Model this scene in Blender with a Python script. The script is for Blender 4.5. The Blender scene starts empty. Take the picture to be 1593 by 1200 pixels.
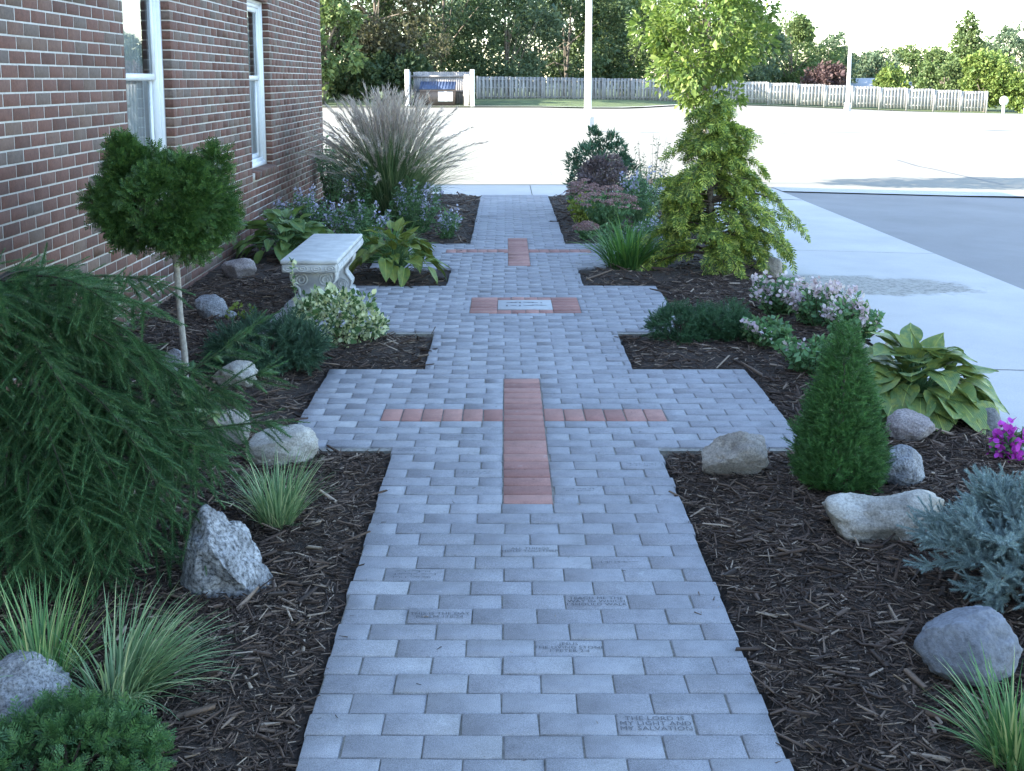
import bpy, bmesh, math, random
import numpy as np
from mathutils import Vector, noise as mnoise

R = math.radians
rng = np.random.default_rng(7)
random.seed(7)
scene = bpy.context.scene
COL = scene.collection

# ------------------------------------------------------------------ camera
FPX, PW, PH = 1780.0, 1593.0, 1200.0
PITCH, CAMH, CAMX = R(9.0), 1.634, -0.09
X0, Y0 = 787.0, 407.0
cd = bpy.data.cameras.new('camera')
cam = bpy.data.objects.new('camera', cd)
COL.objects.link(cam)
cam.location = (CAMX, 0, CAMH)
cam.rotation_euler = (math.pi / 2 - PITCH, 0, 0)
cd.sensor_fit = 'HORIZONTAL'
cd.sensor_width = 36.0
cd.lens = FPX / PW * 36.0
cd.shift_x = (PW / 2 - X0) / PW
cd.shift_y = -(Y0 - PH / 2) * -1 / PW
cd.clip_start = 0.05
cd.clip_end = 3000
scene.camera = cam

# ------------------------------------------------------------------ sky, sun, exposure
SUN_ELEV, SUN_BACK = R(25.5), R(15.0)          # the sun stands low over the building, a little behind the camera
sun_dir = Vector((-math.cos(SUN_BACK) * math.cos(SUN_ELEV), -math.sin(SUN_BACK) * math.cos(SUN_ELEV), math.sin(SUN_ELEV)))
world = bpy.data.worlds.new('World')
scene.world = world
world.use_nodes = True
wn = world.node_tree
bg = wn.nodes['Background']
sky = wn.nodes.new('ShaderNodeTexSky')
sky.sky_type = 'NISHITA'
sky.sun_disc = False
sky.sun_elevation = SUN_ELEV
sky.sun_rotation = math.atan2(sun_dir.x, sun_dir.y)
sky.air_density = 1.0
sky.dust_density = 0.5
sky.ozone_density = 1.0
wn.links.new(sky.outputs[0], bg.inputs[0])
bg.inputs[1].default_value = 0.15
sl = bpy.data.lights.new('sun', 'SUN')
sl.energy = 4.0
sl.angle = R(0.5)
sl.color = (1.0, 0.93, 0.80)
so = bpy.data.objects.new('sun', sl)
COL.objects.link(so)
so.rotation_euler = sun_dir.to_track_quat('Z', 'Y').to_euler()
so.location = (-30, -10, 30)
vs = scene.view_settings
vs.view_transform = 'Standard'
vs.look = 'None'
vs.exposure = 2.55
vs.gamma = 1.0
vs.use_curve_mapping = False


# ------------------------------------------------------------------ helpers
def gpt(px, py, z=0.0):
    """ground point seen at a pixel of the photograph, on the level z"""
    h = CAMH - z
    d = FPX * h / math.cos(PITCH) ** 2 / (py - 125.1) - h * math.tan(PITCH)
    x = (px - X0) * (d * math.cos(PITCH) + h * math.sin(PITCH)) / FPX + CAMX
    return x, d


def proj(x, y, z):
    dz = CAMH - z
    dep = y * math.cos(PITCH) + dz * math.sin(PITCH)
    v = dz * math.cos(PITCH) - y * math.sin(PITCH)
    return X0 + FPX * (x - CAMX) / dep, Y0 + FPX * v / dep, dep


def smooth(t):
    t = np.clip(t, 0, 1)
    return t * t * (3 - 2 * t)


def tag(o, label=None, cat=None, group=None, kind=None):
    if label: o['label'] = label
    if cat: o['category'] = cat
    if group: o['group'] = group
    if kind: o['kind'] = kind
    return o


def mesh(name, V, FL, mat=None, shade=False):
    V = np.asarray(V, dtype=np.float32).reshape(-1, 3)
    if not isinstance(FL, list):
        FL = [FL]
    FL = [np.asarray(f, dtype=np.int32) for f in FL if len(f)]
    me = bpy.data.meshes.new(name)
    nl = sum(f.size for f in FL)
    nf = sum(f.shape[0] for f in FL)
    me.vertices.add(len(V))
    me.vertices.foreach_set('co', V.ravel())
    me.loops.add(nl)
    me.loops.foreach_set('vertex_index', np.concatenate([f.ravel() for f in FL]))
    me.polygons.add(nf)
    tot = np.concatenate([np.full(f.shape[0], f.shape[1], dtype=np.int32) for f in FL])
    st = np.concatenate([[0], np.cumsum(tot)[:-1]]).astype(np.int32)
    me.polygons.foreach_set('loop_start', st)
    if shade:
        me.polygons.foreach_set('use_smooth', np.ones(nf, dtype=bool))
    me.update(calc_edges=True)
    if mat:
        me.materials.append(mat)
    return me


def link(name, me, parent=None, loc=None, rot=None, scale=None):
    o = bpy.data.objects.new(name, me)
    COL.objects.link(o)
    if parent is not None: o.parent = parent
    if loc is not None: o.location = loc
    if rot is not None: o.rotation_euler = rot
    if scale is not None: o.scale = scale if hasattr(scale, '__len__') else (scale,) * 3
    return o


def empty(name, loc=(0, 0, 0), rz=0):
    o = bpy.data.objects.new(name, None)
    COL.objects.link(o)
    o.location = loc
    o.rotation_euler = (0, 0, rz)
    o.empty_display_size = 0.05
    return o


class MB:
    """collects pieces into one mesh"""
    def __init__(self):
        self.V, self.F, self.n = [], [], 0

    def add(self, V, FL):
        V = np.asarray(V, dtype=np.float32).reshape(-1, 3)
        if not isinstance(FL, list): FL = [FL]
        self.V.append(V)
        for f in FL:
            f = np.asarray(f, dtype=np.int32)
            if f.size: self.F.append(f + self.n)
        self.n += len(V)
        return self

    def box(self, x0, x1, y0, y1, z0, z1):
        V = [(x0, y0, z0), (x1, y0, z0), (x1, y1, z0), (x0, y1, z0), (x0, y0, z1), (x1, y0, z1), (x1, y1, z1), (x0, y1, z1)]
        return self.add(V, [[(3, 2, 1, 0), (4, 5, 6, 7), (0, 1, 5, 4), (1, 2, 6, 5), (2, 3, 7, 6), (3, 0, 4, 7)]])

    def bevbox(self, x0, x1, y0, y1, z0, z1, b):
        """box with all edges chamfered by b"""
        me = bmesh.new()
        bmesh.ops.create_cube(me, size=1)
        for v in me.verts:
            v.co = ((x0 + x1) / 2 + v.co.x * (x1 - x0), (y0 + y1) / 2 + v.co.y * (y1 - y0), (z0 + z1) / 2 + v.co.z * (z1 - z0))
        bmesh.ops.bevel(me, geom=me.edges[:], offset=b, segments=2, affect='EDGES', profile=.5)
        me.verts.ensure_lookup_table()
        V = [v.co[:] for v in me.verts]
        by = {}
        for f in me.faces:
            by.setdefault(len(f.verts), []).append([v.index for v in f.verts])
        me.free()
        return self.add(V, list(by.values()))

    def tube(self, P, rad, seg=7, cap=True):
        V, FL = tube(P, rad, seg, cap)
        return self.add(V, FL)

    def build(self, name, mat=None, parent=None, shade=False, **k):
        by = {}
        for f in self.F: by.setdefault(f.shape[1], []).append(f)
        FL = [np.concatenate(v) for v in by.values()]
        return link(name, mesh(name, np.concatenate(self.V), FL, mat, shade), parent, **k)


def tube(P, rad, seg=7, cap=True):
    P = np.asarray(P, dtype=float)
    n = len(P)
    rad = np.broadcast_to(np.asarray(rad, dtype=float), (n,))
    T = np.gradient(P, axis=0)
    T /= np.linalg.norm(T, axis=1)[:, None] + 1e-9
    ref = np.array([0, 0, 1.0]) if abs(T[0][2]) < .9 else np.array([1.0, 0, 0])
    V = []
    for i in range(n):
        a = np.cross(T[i], ref); a /= np.linalg.norm(a) + 1e-9
        b = np.cross(a, T[i])
        ref = b
        # keep a stable frame
        ang = np.linspace(0, 2 * np.pi, seg, endpoint=False)
        V.append(P[i] + rad[i] * (np.cos(ang)[:, None] * a + np.sin(ang)[:, None] * b))
        ref = np.cross(T[i], -a) if False else b
    V = np.concatenate(V)
    F = []
    for i in range(n - 1):
        for j in range(seg):
            k = (j + 1) % seg
            F.append((i * seg + j, i * seg + k, (i + 1) * seg + k, (i + 1) * seg + j))
    FL = [np.array(F)]
    if cap:
        FL.append(np.array([[(n - 1) * seg + j for j in range(seg)]]))
    return V, FL


def unit(v):
    return v / (np.linalg.norm(v, axis=-1, keepdims=True) + 1e-9)


def frames(d, roll=None):
    d = unit(np.asarray(d, dtype=float))
    n = len(d)
    up = np.tile([0, 0, 1.0], (n, 1))
    par = np.abs(d[:, 2]) > .97
    up[par] = [1.0, 0, 0]
    x = unit(np.cross(d, up))
    z = np.cross(x, d)
    if roll is not None:
        c, s = np.cos(roll)[:, None], np.sin(roll)[:, None]
        x, z = c * x + s * z, -s * x + c * z
    return np.stack([x, d, z], axis=2)      # columns: x, y, z axes


def scatter(T, P, d, s, roll=None, wide=None):
    """copies of the template T = (verts, [faces]) with its y axis along d, scaled by s"""
    tv, tf = T
    tv = np.asarray(tv, dtype=float)
    n = len(P)
    M = frames(d, roll)
    s = np.broadcast_to(np.asarray(s, dtype=float), (n,))
    L = tv[None] * s[:, None, None]
    if wide is not None:
        L = L * np.stack([wide, np.ones(n), np.ones(n)], 1)[:, None, :]
    V = np.einsum('nij,nvj->nvi', M, L) + np.asarray(P)[:, None, :]
    off = (np.arange(n) * len(tv))[:, None, None]
    FL = [(np.asarray(f)[None] + off).reshape(-1, np.asarray(f).shape[1]) for f in tf]
    return V.reshape(-1, 3), FL


def rdir(n, up=0.0):
    v = rng.normal(size=(n, 3))
    v[:, 2] += up
    return unit(v)


# ------------------------------------------------------------------ templates
T_LEAF = (np.array([(0, 0, 0), (-.28, .45, .07), (0, 1, -.06), (.28, .45, .07)]), [np.array([(0, 1, 2), (0, 2, 3)])])
T_LEAFN = (np.array([(0, 0, 0), (-.14, .4, .04), (0, 1, -.08), (.14, .4, .04)]), [np.array([(0, 1, 2), (0, 2, 3)])])
T_ROUND = (np.array([(0, 0, 0), (-.3, .25, .05), (-.33, .65, .05), (0, 1, 0), (.33, .65, .05), (.3, .25, .05), (0, .5, -.03)]),
           [np.array([(0, 1, 6), (1, 2, 6), (2, 3, 6), (3, 4, 6), (4, 5, 6), (5, 0, 6)])])


def make_twig(nn, nl, w, ang, seed, core=.012):
    r = np.random.default_rng(seed)
    V, F = [], []
    for i in range(nn):
        t = (i + .5) / nn
        a = i * 2.399 + r.normal() * .3
        c = np.array([math.cos(a), 0, math.sin(a)])
        l = nl * (1 - .45 * t) * r.uniform(.8, 1.15)
        an = ang * (1 - .5 * t) + r.normal() * .12
        dirv = c * math.sin(an) + np.array([0, math.cos(an), 0])
        side = np.cross(dirv, c); side /= np.linalg.norm(side) + 1e-9
        b = np.array([0, t, 0])
        k = len(V)
        V += [b - side * w, b + side * w, b + dirv * l]
        F.append((k, k + 1, k + 2))
    k = len(V)
    for j in range(3):
        a = j * 2.094
        V.append((core * math.cos(a), 0, core * math.sin(a)))
        V.append((core * .5 * math.cos(a), 1, core * .5 * math.sin(a)))
    for j in range(3):
        p, q = k + 2 * j, k + 2 * ((j + 1) % 3)
        F += [(p, q, q + 1), (p, q + 1, p + 1)]
    return (np.array(V), [np.array(F)])


T_TWIG = [make_twig(84, .205, .0135, R(66), s, .012) for s in range(3)]
T_FUZZ = [make_twig(26, .45, .03, R(60), 10 + s, .02) for s in range(2)]
T_BLUE = [make_twig(80, .27, .020, R(60), 20 + s, .02) for s in range(3)]


def make_spray(seed, n=9):
    """flat fan of scale leaves, as on a cypress"""
    r = np.random.default_rng(seed)
    V, F = [], []
    for i in range(n):
        t = i / (n - 1)
        side = 1 if i % 2 else -1
        y = .12 + .75 * t
        l = .42 * (1 - .65 * t) + .08
        a = R(48) + r.normal() * .12
        d = np.array([side * math.sin(a), math.cos(a), r.normal() * .18])
        p = np.array([0, y, 0])
        nrm = np.array([math.cos(a) * -side, math.sin(a), 0]) * .055
        k = len(V)
        V += [p, p + d * l * .5 + nrm, p + d * l, p + d * l * .5 - nrm]
        F += [(k, k + 1, k + 2), (k, k + 2, k + 3)]
    k = len(V)
    V += [(-.04, 0, 0), (.04, 0, 0), (0, 1.08, .03)]
    F.append((k, k + 1, k + 2))
    return (np.array(V), [np.array(F)])


T_SPRAY = [make_spray(s) for s in range(3)]


def make_cluster(seed, n, spread, T):
    r = np.random.default_rng(seed)
    V, F, k = [], [], 0
    tv, tf = T
    for i in range(n):
        d = unit(r.normal(size=(1, 3)) + [[0, .5, 0]])
        M = frames(d, np.array([r.uniform(0, 6.28)]))[0]
        v = (tv * r.uniform(.7, 1.1)) @ M.T + r.normal(size=3) * spread
        V.append(v); F.append(tf[0] + k); k += len(v)
    return (np.concatenate(V), [np.concatenate(F)])


T_CLUST = [make_cluster(s, 7, .45, T_LEAF) for s in range(3)]


def blades(n, base_r, L, lean, droop, width, seg=5, az=None, seed=None):
    """arching strap leaves from one crown; returns verts and faces"""
    r = np.random.default_rng(seed) if seed is not None else rng
    az = r.uniform(0, 2 * np.pi, n) if az is None else az
    ln = r.uniform(*L, n)
    le = r.uniform(*lean, n)
    dr = r.uniform(*droop, n)
    out = np.stack([np.cos(az), np.sin(az), np.zeros(n)], 1)
    side = np.stack([-np.sin(az), np.cos(az), np.zeros(n)], 1)
    rr = base_r * np.sqrt(r.uniform(0, 1, n))
    p = out * rr[:, None] + side * r.normal(size=(n, 1)) * base_r * .3
    V = np.zeros((n, (seg + 1) * 2, 3))
    ang = le.copy()
    twist = r.normal(size=(n, 1)) * .5
    for i in range(seg + 1):
        t = i / seg
        w = width * (1 - t ** 2.2) * (0.55 + .45 * min(1, t * 4)) + .0004
        sd = side * np.cos(twist) + np.array([0, 0, 1.0]) * np.sin(twist) * .6
        V[:, 2 * i] = p - sd * w / 2
        V[:, 2 * i + 1] = p + sd * w / 2
        step = ln / seg
        p = p + (out * np.sin(ang)[:, None] + np.array([0, 0, 1.0]) * np.cos(ang)[:, None]) * step[:, None]
        ang = ang + dr / seg * (0.5 + t)
    f = np.array([(2 * i, 2 * i + 1, 2 * i + 3, 2 * i + 2) for i in range(seg)])
    F = (f[None] + (np.arange(n) * (seg + 1) * 2)[:, None, None]).reshape(-1, 4)
    V = V.reshape(-1, 3)
    V[:, 2] = np.maximum(V[:, 2], .006)
    return V, F, p


# ------------------------------------------------------------------ materials
def nt(name):
    m = bpy.data.materials.new(name)
    m.use_nodes = True
    t = m.node_tree
    return m, t, t.nodes['Principled BSDF'], t.nodes['Material Output']


def N(t, typ, **k):
    n = t.nodes.new(typ)
    for a, b in k.items(): setattr(n, a, b)
    return n


def mixc(t, fac, a, b, mode='MIX'):
    n = N(t, 'ShaderNodeMix', data_type='RGBA', blend_type=mode)
    for i, v in ((0, fac), (6, a), (7, b)):
        if hasattr(v, 'is_output'): t.links.new(v, n.inputs[i])
        elif i == 0: n.inputs[0].default_value = v
        else: n.inputs[i].default_value = (*v, 1) if len(v) == 3 else v
    return n.outputs[2]


def ramp(t, src, stops):
    n = N(t, 'ShaderNodeValToRGB')
    e = n.color_ramp.elements
    while len(e) < len(stops): e.new(.5)
    for el, (p, c) in zip(e, stops):
        el.position = p
        el.color = (*c, 1) if hasattr(c, '__len__') else (c, c, c, 1)
    t.links.new(src, n.inputs[0])
    return n.outputs[0]


def noise(t, scale, detail=4, rough=.6, vec=None, dim='3D'):
    n = N(t, 'ShaderNodeTexNoise')
    n.inputs['Scale'].default_value = scale
    n.inputs['Detail'].default_value = detail
    n.inputs['Roughness'].default_value = rough
    if vec is not None: t.links.new(vec, n.inputs['Vector'])
    return n.outputs[0]


def bump(t, p, h, strength, dist):
    b = N(t, 'ShaderNodeBump')
    b.inputs['Strength'].default_value = strength
    b.inputs['Distance'].default_value = dist
    t.links.new(h, b.inputs['Height'])
    t.links.new(b.outputs[0], p.inputs['Normal'])


def objvec(t, kind='Object'):
    return N(t, 'ShaderNodeTexCoord').outputs[kind]


def isl(t):
    return N(t, 'ShaderNodeNewGeometry').outputs['Random Per Island']


def orand(t):
    return N(t, 'ShaderNodeObjectInfo').outputs['Random']


def world_pos(t):
    return N(t, 'ShaderNodeNewGeometry').outputs['Position']


def leaf_mat(name, stops, trans=.28, rough=.5, src=isl, nscale=3.0, namp=.35):
    m, t, p, out = nt(name)
    stops = [(q, tuple(min(.85, v * 1.2) for v in cc)) for q, cc in stops]
    c = ramp(t, src(t), stops)
    nz = noise(t, nscale, 3, .6, world_pos(t))
    c = mixc(t, namp, c, ramp(t, nz, [(.3, .25), (.7, .85)]), 'OVERLAY')
    t.links.new(c, p.inputs['Base Color'])
    p.inputs['Roughness'].default_value = rough
    p.inputs['Specular IOR Level'].default_value = .35
    if trans:
        tr = N(t, 'ShaderNodeBsdfTranslucent')
        t.links.new(mixc(t, .35, c, (.9, 1.0, .25), 'MULTIPLY'), tr.inputs[0])
        mx = N(t, 'ShaderNodeMixShader')
        mx.inputs[0].default_value = trans
        t.links.new(p.outputs[0], mx.inputs[1])
        t.links.new(tr.outputs[0], mx.inputs[2])
        t.links.new(mx.outputs[0], out.inputs[0])
    return m


def plain(name, c, rough=.6, var=.12, scale=8, bumps=None, metal=0, src=None):
    m, t, p, out = nt(name)
    nz = noise(t, scale, 5, .6, world_pos(t))
    col = mixc(t, ramp(t, nz, [(.3, 0.0), (.7, 1.0)]), tuple(x * (1 - var) for x in c), tuple(min(1, x * (1 + var)) for x in c))
    if src:
        col = mixc(t, .5, col, ramp(t, src(t), [(0, .3), (1, .7)]), 'OVERLAY')
    t.links.new(col, p.inputs['Base Color'])
    p.inputs['Roughness'].default_value = rough
    p.inputs['Metallic'].default_value = metal
    if bumps:
        bump(t, p, noise(t, bumps[0], 6, .65, world_pos(t)), bumps[1], bumps[2])
    return m


def paver_mat(name, src, stops, bright=1.0):
    m, t, p, out = nt(name)
    wp = world_pos(t)
    c = ramp(t, src(t), stops)
    big = ramp(t, noise(t, 2.2, 4, .6, wp), [(.3, .42), (.7, .58)])
    c = mixc(t, .7, c, big, 'OVERLAY')
    blot = ramp(t, noise(t, 16, 7, .75, wp), [(.35, .42), (.5, .5), (.72, .57)])
    c = mixc(t, .9, c, blot, 'OVERLAY')
    grime = ramp(t, noise(t, 6, 8, .8, wp), [(.60, 0.0), (.74, .30)])
    c = mixc(t, grime, c, (.16, .15, .135))
    fine = ramp(t, noise(t, 420, 3, .7, wp), [(.32, .22), (.5, .5), (.68, .78)])
    c = mixc(t, .75, c, fine, 'OVERLAY')
    pale = ramp(t, noise(t, 9, 6, .75, wp), [(.62, 0.0), (.78, .45)])
    c = mixc(t, pale, c, (.62, .63, .64))
    t.links.new(c, p.inputs['Base Color'])
    p.inputs['Roughness'].default_value = .85
    bump(t, p, noise(t, 260, 5, .8, wp), .6, .0025)
    return m


GREY_STOPS = [(0, (.270, .266, .280)), (.35, (.284, .280, .294)), (.7, (.294, .290, .304)), (1, (.312, .308, .320))]
RED_STOPS = [(0, (.30, .145, .12)), (.5, (.355, .18, .148)), (1, (.41, .22, .18))]
M = {}
M['paver'] = paver_mat('paver_grey', orand, GREY_STOPS)
M['paver_mass'] = paver_mat('paver_grey_mass', isl, GREY_STOPS)
M['red'] = paver_mat('paver_red', orand, RED_STOPS)
M['red_mass'] = paver_mat('paver_red_mass', isl, RED_STOPS)
M['sand'] = plain('joint_sand', (.25, .235, .205), .95, .4, 60, (250, .5, .004))
M['stone_inlay'] = plain('inlay_stone', (.40, .405, .41), .7, .1, 25, (200, .2, .002))
M['ink'] = plain('engraved_letter', (.11, .11, .12), .8, .2, 80)
M['soil'] = plain('mulch_soil', (.040, .028, .021), 1.0, .6, 40, (60, .8, .02))
m, t, p, o_ = nt('mulch_chip')
c = ramp(t, isl(t), [(0, (.030, .019, .014)), (.40, (.070, .044, .031)), (.75, (.115, .075, .054)), (.90, (.20, .14, .10)), (.98, (.36, .28, .21))])
t.links.new(mixc(t, .5, c, ramp(t, noise(t, 90, 3, .6, world_pos(t)), [(.3, .3), (.7, .7)]), 'OVERLAY'), p.inputs['Base Color'])
p.inputs['Roughness'].default_value = .9
M['chip'] = m


def concrete(name, c, stain=None):
    m, t, p, out = nt(name)
    wp = world_pos(t)
    col = mixc(t, ramp(t, noise(t, .8, 6, .65, wp), [(.3, 0.0), (.7, 1.0)]), tuple(x * .86 for x in c), tuple(x * 1.1 for x in c))
    col = mixc(t, .5, col, ramp(t, noise(t, 140, 4, .7, wp), [(.3, .38), (.7, .62)]), 'OVERLAY')
    if stain:
        (sx, sy, rx, ry), sc = stain
        mp = N(t, 'ShaderNodeMapping')
        mp.inputs['Location'].default_value = (-sx / rx, -sy / ry, 0)
        mp.inputs['Scale'].default_value = (1 / rx, 1 / ry, 0)
        t.links.new(wp, mp.inputs[0])
        g = N(t, 'ShaderNodeTexGradient', gradient_type='SPHERICAL')
        t.links.new(mp.outputs[0], g.inputs[0])
        nn = noise(t, 5, 6, .7, wp)
        ma = N(t, 'ShaderNodeMath', operation='MULTIPLY')
        t.links.new(g.outputs[1], ma.inputs[0]); t.links.new(nn, ma.inputs[1])
        f = ramp(t, ma.outputs[0], [(.16, 0.0), (.24, .95)])
        sp = ramp(t, noise(t, 26, 5, .8, wp), [(.36, .0), (.52, 1.0)])
        col = mixc(t, f, col, mixc(t, sp, tuple(x * .3 for x in sc), sc))
    t.links.new(col, p.inputs['Base Color'])
    p.inputs['Roughness'].default_value = .9
    bump(t, p, noise(t, 160, 5, .7, wp), .25, .004)
    return m


M['concrete'] = concrete('concrete_walk', (.465, .445, .42), ((2.75, 9.35, 1.7, .75), (.33, .31, .27)))
M['asphalt'] = concrete('asphalt_drive', (.225, .218, .215))
M['lot'] = concrete('parking_lot', (.218, .206, .172))
M['white_line'] = plain('white_line_paint', (.78, .78, .76), .8, .08, 6)
M['tar'] = plain('crack_sealer', (.10, .10, .10), .7, .3, 3)
M['kerb'] = concrete('kerb_concrete', (.46, .45, .43))
M['lawn'] = plain('lawn_turf', (.075, .105, .035), 1, .45, 1.2, (4, .6, .2))
M['field'] = plain('far_turf', (.07, .10, .035), 1, .35, .2)


def rock_mat(name, c1, c2, c3, speck=.5, scale=7.0, sp_scale=120):
    m, t, p, out = nt(name)
    v = objvec(t)
    c = ramp(t, noise(t, scale, 6, .65, v), [(.3, c1), (.52, c2), (.74, c3)])
    s = ramp(t, noise(t, sp_scale, 3, .7, v), [(.36, .12), (.5, .5), (.66, .80)])
    c = mixc(t, speck, c, s, 'OVERLAY')
    vo = N(t, 'ShaderNodeTexVoronoi')
    vo.inputs['Scale'].default_value = sp_scale * .35
    t.links.new(v, vo.inputs['Vector'])
    c = mixc(t, ramp(t, vo.outputs['Distance'], [(.06, .55 * speck), (.16, 0.0)]), c, tuple(x * .3 for x in c1))
    t.links.new(c, p.inputs['Base Color'])
    p.inputs['Roughness'].default_value = .88
    ad = N(t, 'ShaderNodeMath', operation='ADD')
    t.links.new(noise(t, 22, 6, .7, v), ad.inputs[0])
    t.links.new(noise(t, 110, 4, .7, v), ad.inputs[1])
    bump(t, p, ad.outputs[0], .55, .012)
    return m


M['rock_tan'] = rock_mat('rock_tan', (.20, .175, .15), (.34, .30, .255), (.47, .43, .38), .45)
M['rock_grey'] = rock_mat('rock_grey', (.17, .17, .18), (.30, .30, .31), (.46, .46, .46), .75)
M['rock_pit'] = rock_mat('rock_pitted', (.11, .11, .115), (.23, .23, .235), (.42, .42, .42), .95, 11, 70)
M['rock_pale'] = rock_mat('rock_pale', (.22, .20, .17), (.42, .39, .34), (.62, .60, .55), .4, 5)
M['rock_blue'] = rock_mat('rock_blue', (.12, .125, .14), (.20, .21, .235), (.31, .325, .35), .3, 4, 60)
M['rock_dark'] = rock_mat('rock_dark', (.10, .10, .10), (.18, .18, .18), (.29, .29, .29), .4, 5)
M['rock_pink'] = rock_mat('rock_pink', (.19, .155, .15), (.30, .26, .25), (.43, .39, .37), .6)

BR_STOPS = [(0, (.090, .044, .033)), (.3, (.125, .058, .042)), (.55, (.145, .070, .052)), (.78, (.140, .092, .070)), (1, (.118, .088, .074))]


def brick_mat(name, src):
    m, t, p, out = nt(name)
    wp = world_pos(t)
    c = ramp(t, src(t), BR_STOPS)
    c = mixc(t, .8, c, ramp(t, noise(t, 45, 5, .7, wp), [(.3, .34), (.7, .66)]), 'OVERLAY')
    c = mixc(t, .4, c, ramp(t, noise(t, 260, 3, .7, wp), [(.3, .3), (.7, .7)]), 'OVERLAY')
    t.links.new(c, p.inputs['Base Color'])
    p.inputs['Roughness'].default_value = .9
    bump(t, p, noise(t, 160, 5, .7, wp), .4, .003)
    return m


M['brick'] = brick_mat('brick_red', orand)
M['brick_mass'] = brick_mat('brick_red_mass', isl)
M['mortar'] = plain('mortar', (.53, .50, .46), .95, .14, 30, (180, .4, .003))
m, t, p, o_ = nt('brickwork_far')
bt = N(t, 'ShaderNodeTexBrick')
mp = N(t, 'ShaderNodeMapping'); mp.inputs['Rotation'].default_value = (R(90), 0, R(90))
t.links.new(objvec(t), mp.inputs[0]); t.links.new(mp.outputs[0], bt.inputs[0])
bt.inputs['Color1'].default_value = (.15, .075, .065, 1); bt.inputs['Color2'].default_value = (.24, .13, .11, 1)
bt.inputs['Mortar'].default_value = (.46, .43, .39, 1)
bt.inputs['Scale'].default_value = 1; bt.inputs['Mortar Size'].default_value = .006
bt.inputs['Brick Width'].default_value = .2; bt.inputs['Row Height'].default_value = .0714
t.links.new(bt.outputs[0], p.inputs[0]); p.inputs['Roughness'].default_value = .9
M['brick_far'] = m
M['vinyl'] = plain('window_white', (.74, .76, .78), .4, .04, 20)
M['shingle'] = plain('roof_shingle', (.12, .11, .10), .95, .3, 12, (40, .5, .02))
m, t, p, o_ = nt('window_glass')
p.inputs['Base Color'].default_value = (.55, .6, .62, 1)
p.inputs['Roughness'].default_value = .03
gl = N(t, 'ShaderNodeBsdfGlossy'); gl.inputs['Roughness'].default_value = .015; gl.inputs[0].default_value = (.9, .93, .95, 1)
tr = N(t, 'ShaderNodeBsdfTransparent'); tr.inputs[0].default_value = (.80, .84, .85, 1)
fr = N(t, 'ShaderNodeFresnel'); fr.inputs[0].default_value = 1.7
mx = N(t, 'ShaderNodeMixShader')
t.links.new(fr.outputs[0], mx.inputs[0]); t.links.new(tr.outputs[0], mx.inputs[1]); t.links.new(gl.outputs[0], mx.inputs[2])
t.links.new(mx.outputs[0], o_.inputs[0])
M['glass'] = m
M['curtain'] = plain('curtain_cloth', (.50, .52, .55), .9, .08, 10)
M['interior'] = plain('room_dark', (.05, .05, .055), .9)
M['bench'] = plain('cast_concrete', (.50, .50, .49), .85, .16, 9, (140, .5, .004))
M['bark'] = plain('bark_grey', (.15, .125, .10), .9, .35, 30, (60, .8, .01))
M['bark_pale'] = plain('bark_pale', (.33, .30, .26), .9, .3, 40, (80, .8, .006))
M['twig_dark'] = plain('twig_dark', (.04, .03, .022), .9, .3, 30)
M['twig'] = plain('twig_brown', (.085, .06, .042), .9, .3, 30)

M['spruce'] = leaf_mat('spruce_needles', [(0, (.028, .074, .030)), (.5, (.042, .104, .040)), (.85, (.066, .135, .050)), (1, (.11, .155, .06))], .14, .5, isl, 13, .7)
M['spruce_tip'] = leaf_mat('spruce_tip_needles', [(0, (.035, .080, .035)), (1, (.075, .125, .05))], .12, .5, isl, 5)
M['hinoki'] = leaf_mat('hinoki_scale_leaf', [(0, (.026, .066, .018)), (.6, (.045, .100, .024)), (1, (.085, .145, .032))], .15, .5, isl, 16, .65)
M['alberta'] = leaf_mat('dwarf_spruce_needles', [(0, (.030, .090, .024)), (.6, (.052, .135, .034)), (1, (.095, .19, .05))], .15, .5, isl, 16, .65)
M['juniper'] = leaf_mat('juniper_needles', [(0, (.028, .068, .042)), (1, (.060, .115, .062))], .12, .55, isl, 16, .65)
M['yew'] = leaf_mat('mound_needles', [(0, (.026, .070, .032)), (1, (.055, .120, .050))], .12, .5, isl, 16, .65)
M['bluespruce'] = leaf_mat('blue_spruce_needles', [(0, (.16, .225, .22)), (.6, (.23, .305, .30)), (1, (.33, .40, .395))], .08, .55, isl, 5, .3)
M['moss'] = leaf_mat('low_cushion_leaf', [(0, (.030, .080, .028)), (1, (.070, .140, .045))], .15, .5, isl, 16, .65)
M['varieg'] = leaf_mat('variegated_leaf', [(0, (.050, .105, .038)), (.38, (.085, .15, .055)), (.5, (.40, .44, .25)), (.8, (.52, .55, .36)), (1, (.62, .60, .30))], .25, .45, isl, 6, .2)
M['fescue'] = leaf_mat('striped_grass_blade', [(0, (.10, .18, .085)), (.5, (.17, .27, .13)), (.8, (.27, .36, .19)), (1, (.46, .48, .26))], .22, .5, isl, 5, .25)
M['liriope'] = leaf_mat('liriope_blade', [(0, (.055, .14, .05)), (.5, (.10, .21, .07)), (.8, (.22, .32, .12)), (1, (.42, .42, .20))], .22, .5, isl, 5, .25)
M['miscanthus'] = leaf_mat('tall_grass_blade', [(0, (.06, .11, .05)), (.6, (.11, .17, .075)), (1, (.24, .27, .15))], .25, .5, isl, 4)
M['plume'] = leaf_mat('grass_plume', [(0, (.40, .32, .31)), (.6, (.52, .44, .43)), (1, (.64, .57, .54))], .45, .8, isl, 4, .2)
M['perennial'] = leaf_mat('perennial_leaf', [(0, (.055, .115, .05)), (.6, (.085, .165, .065)), (1, (.13, .21, .09))], .25, .5, isl, 4)
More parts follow.
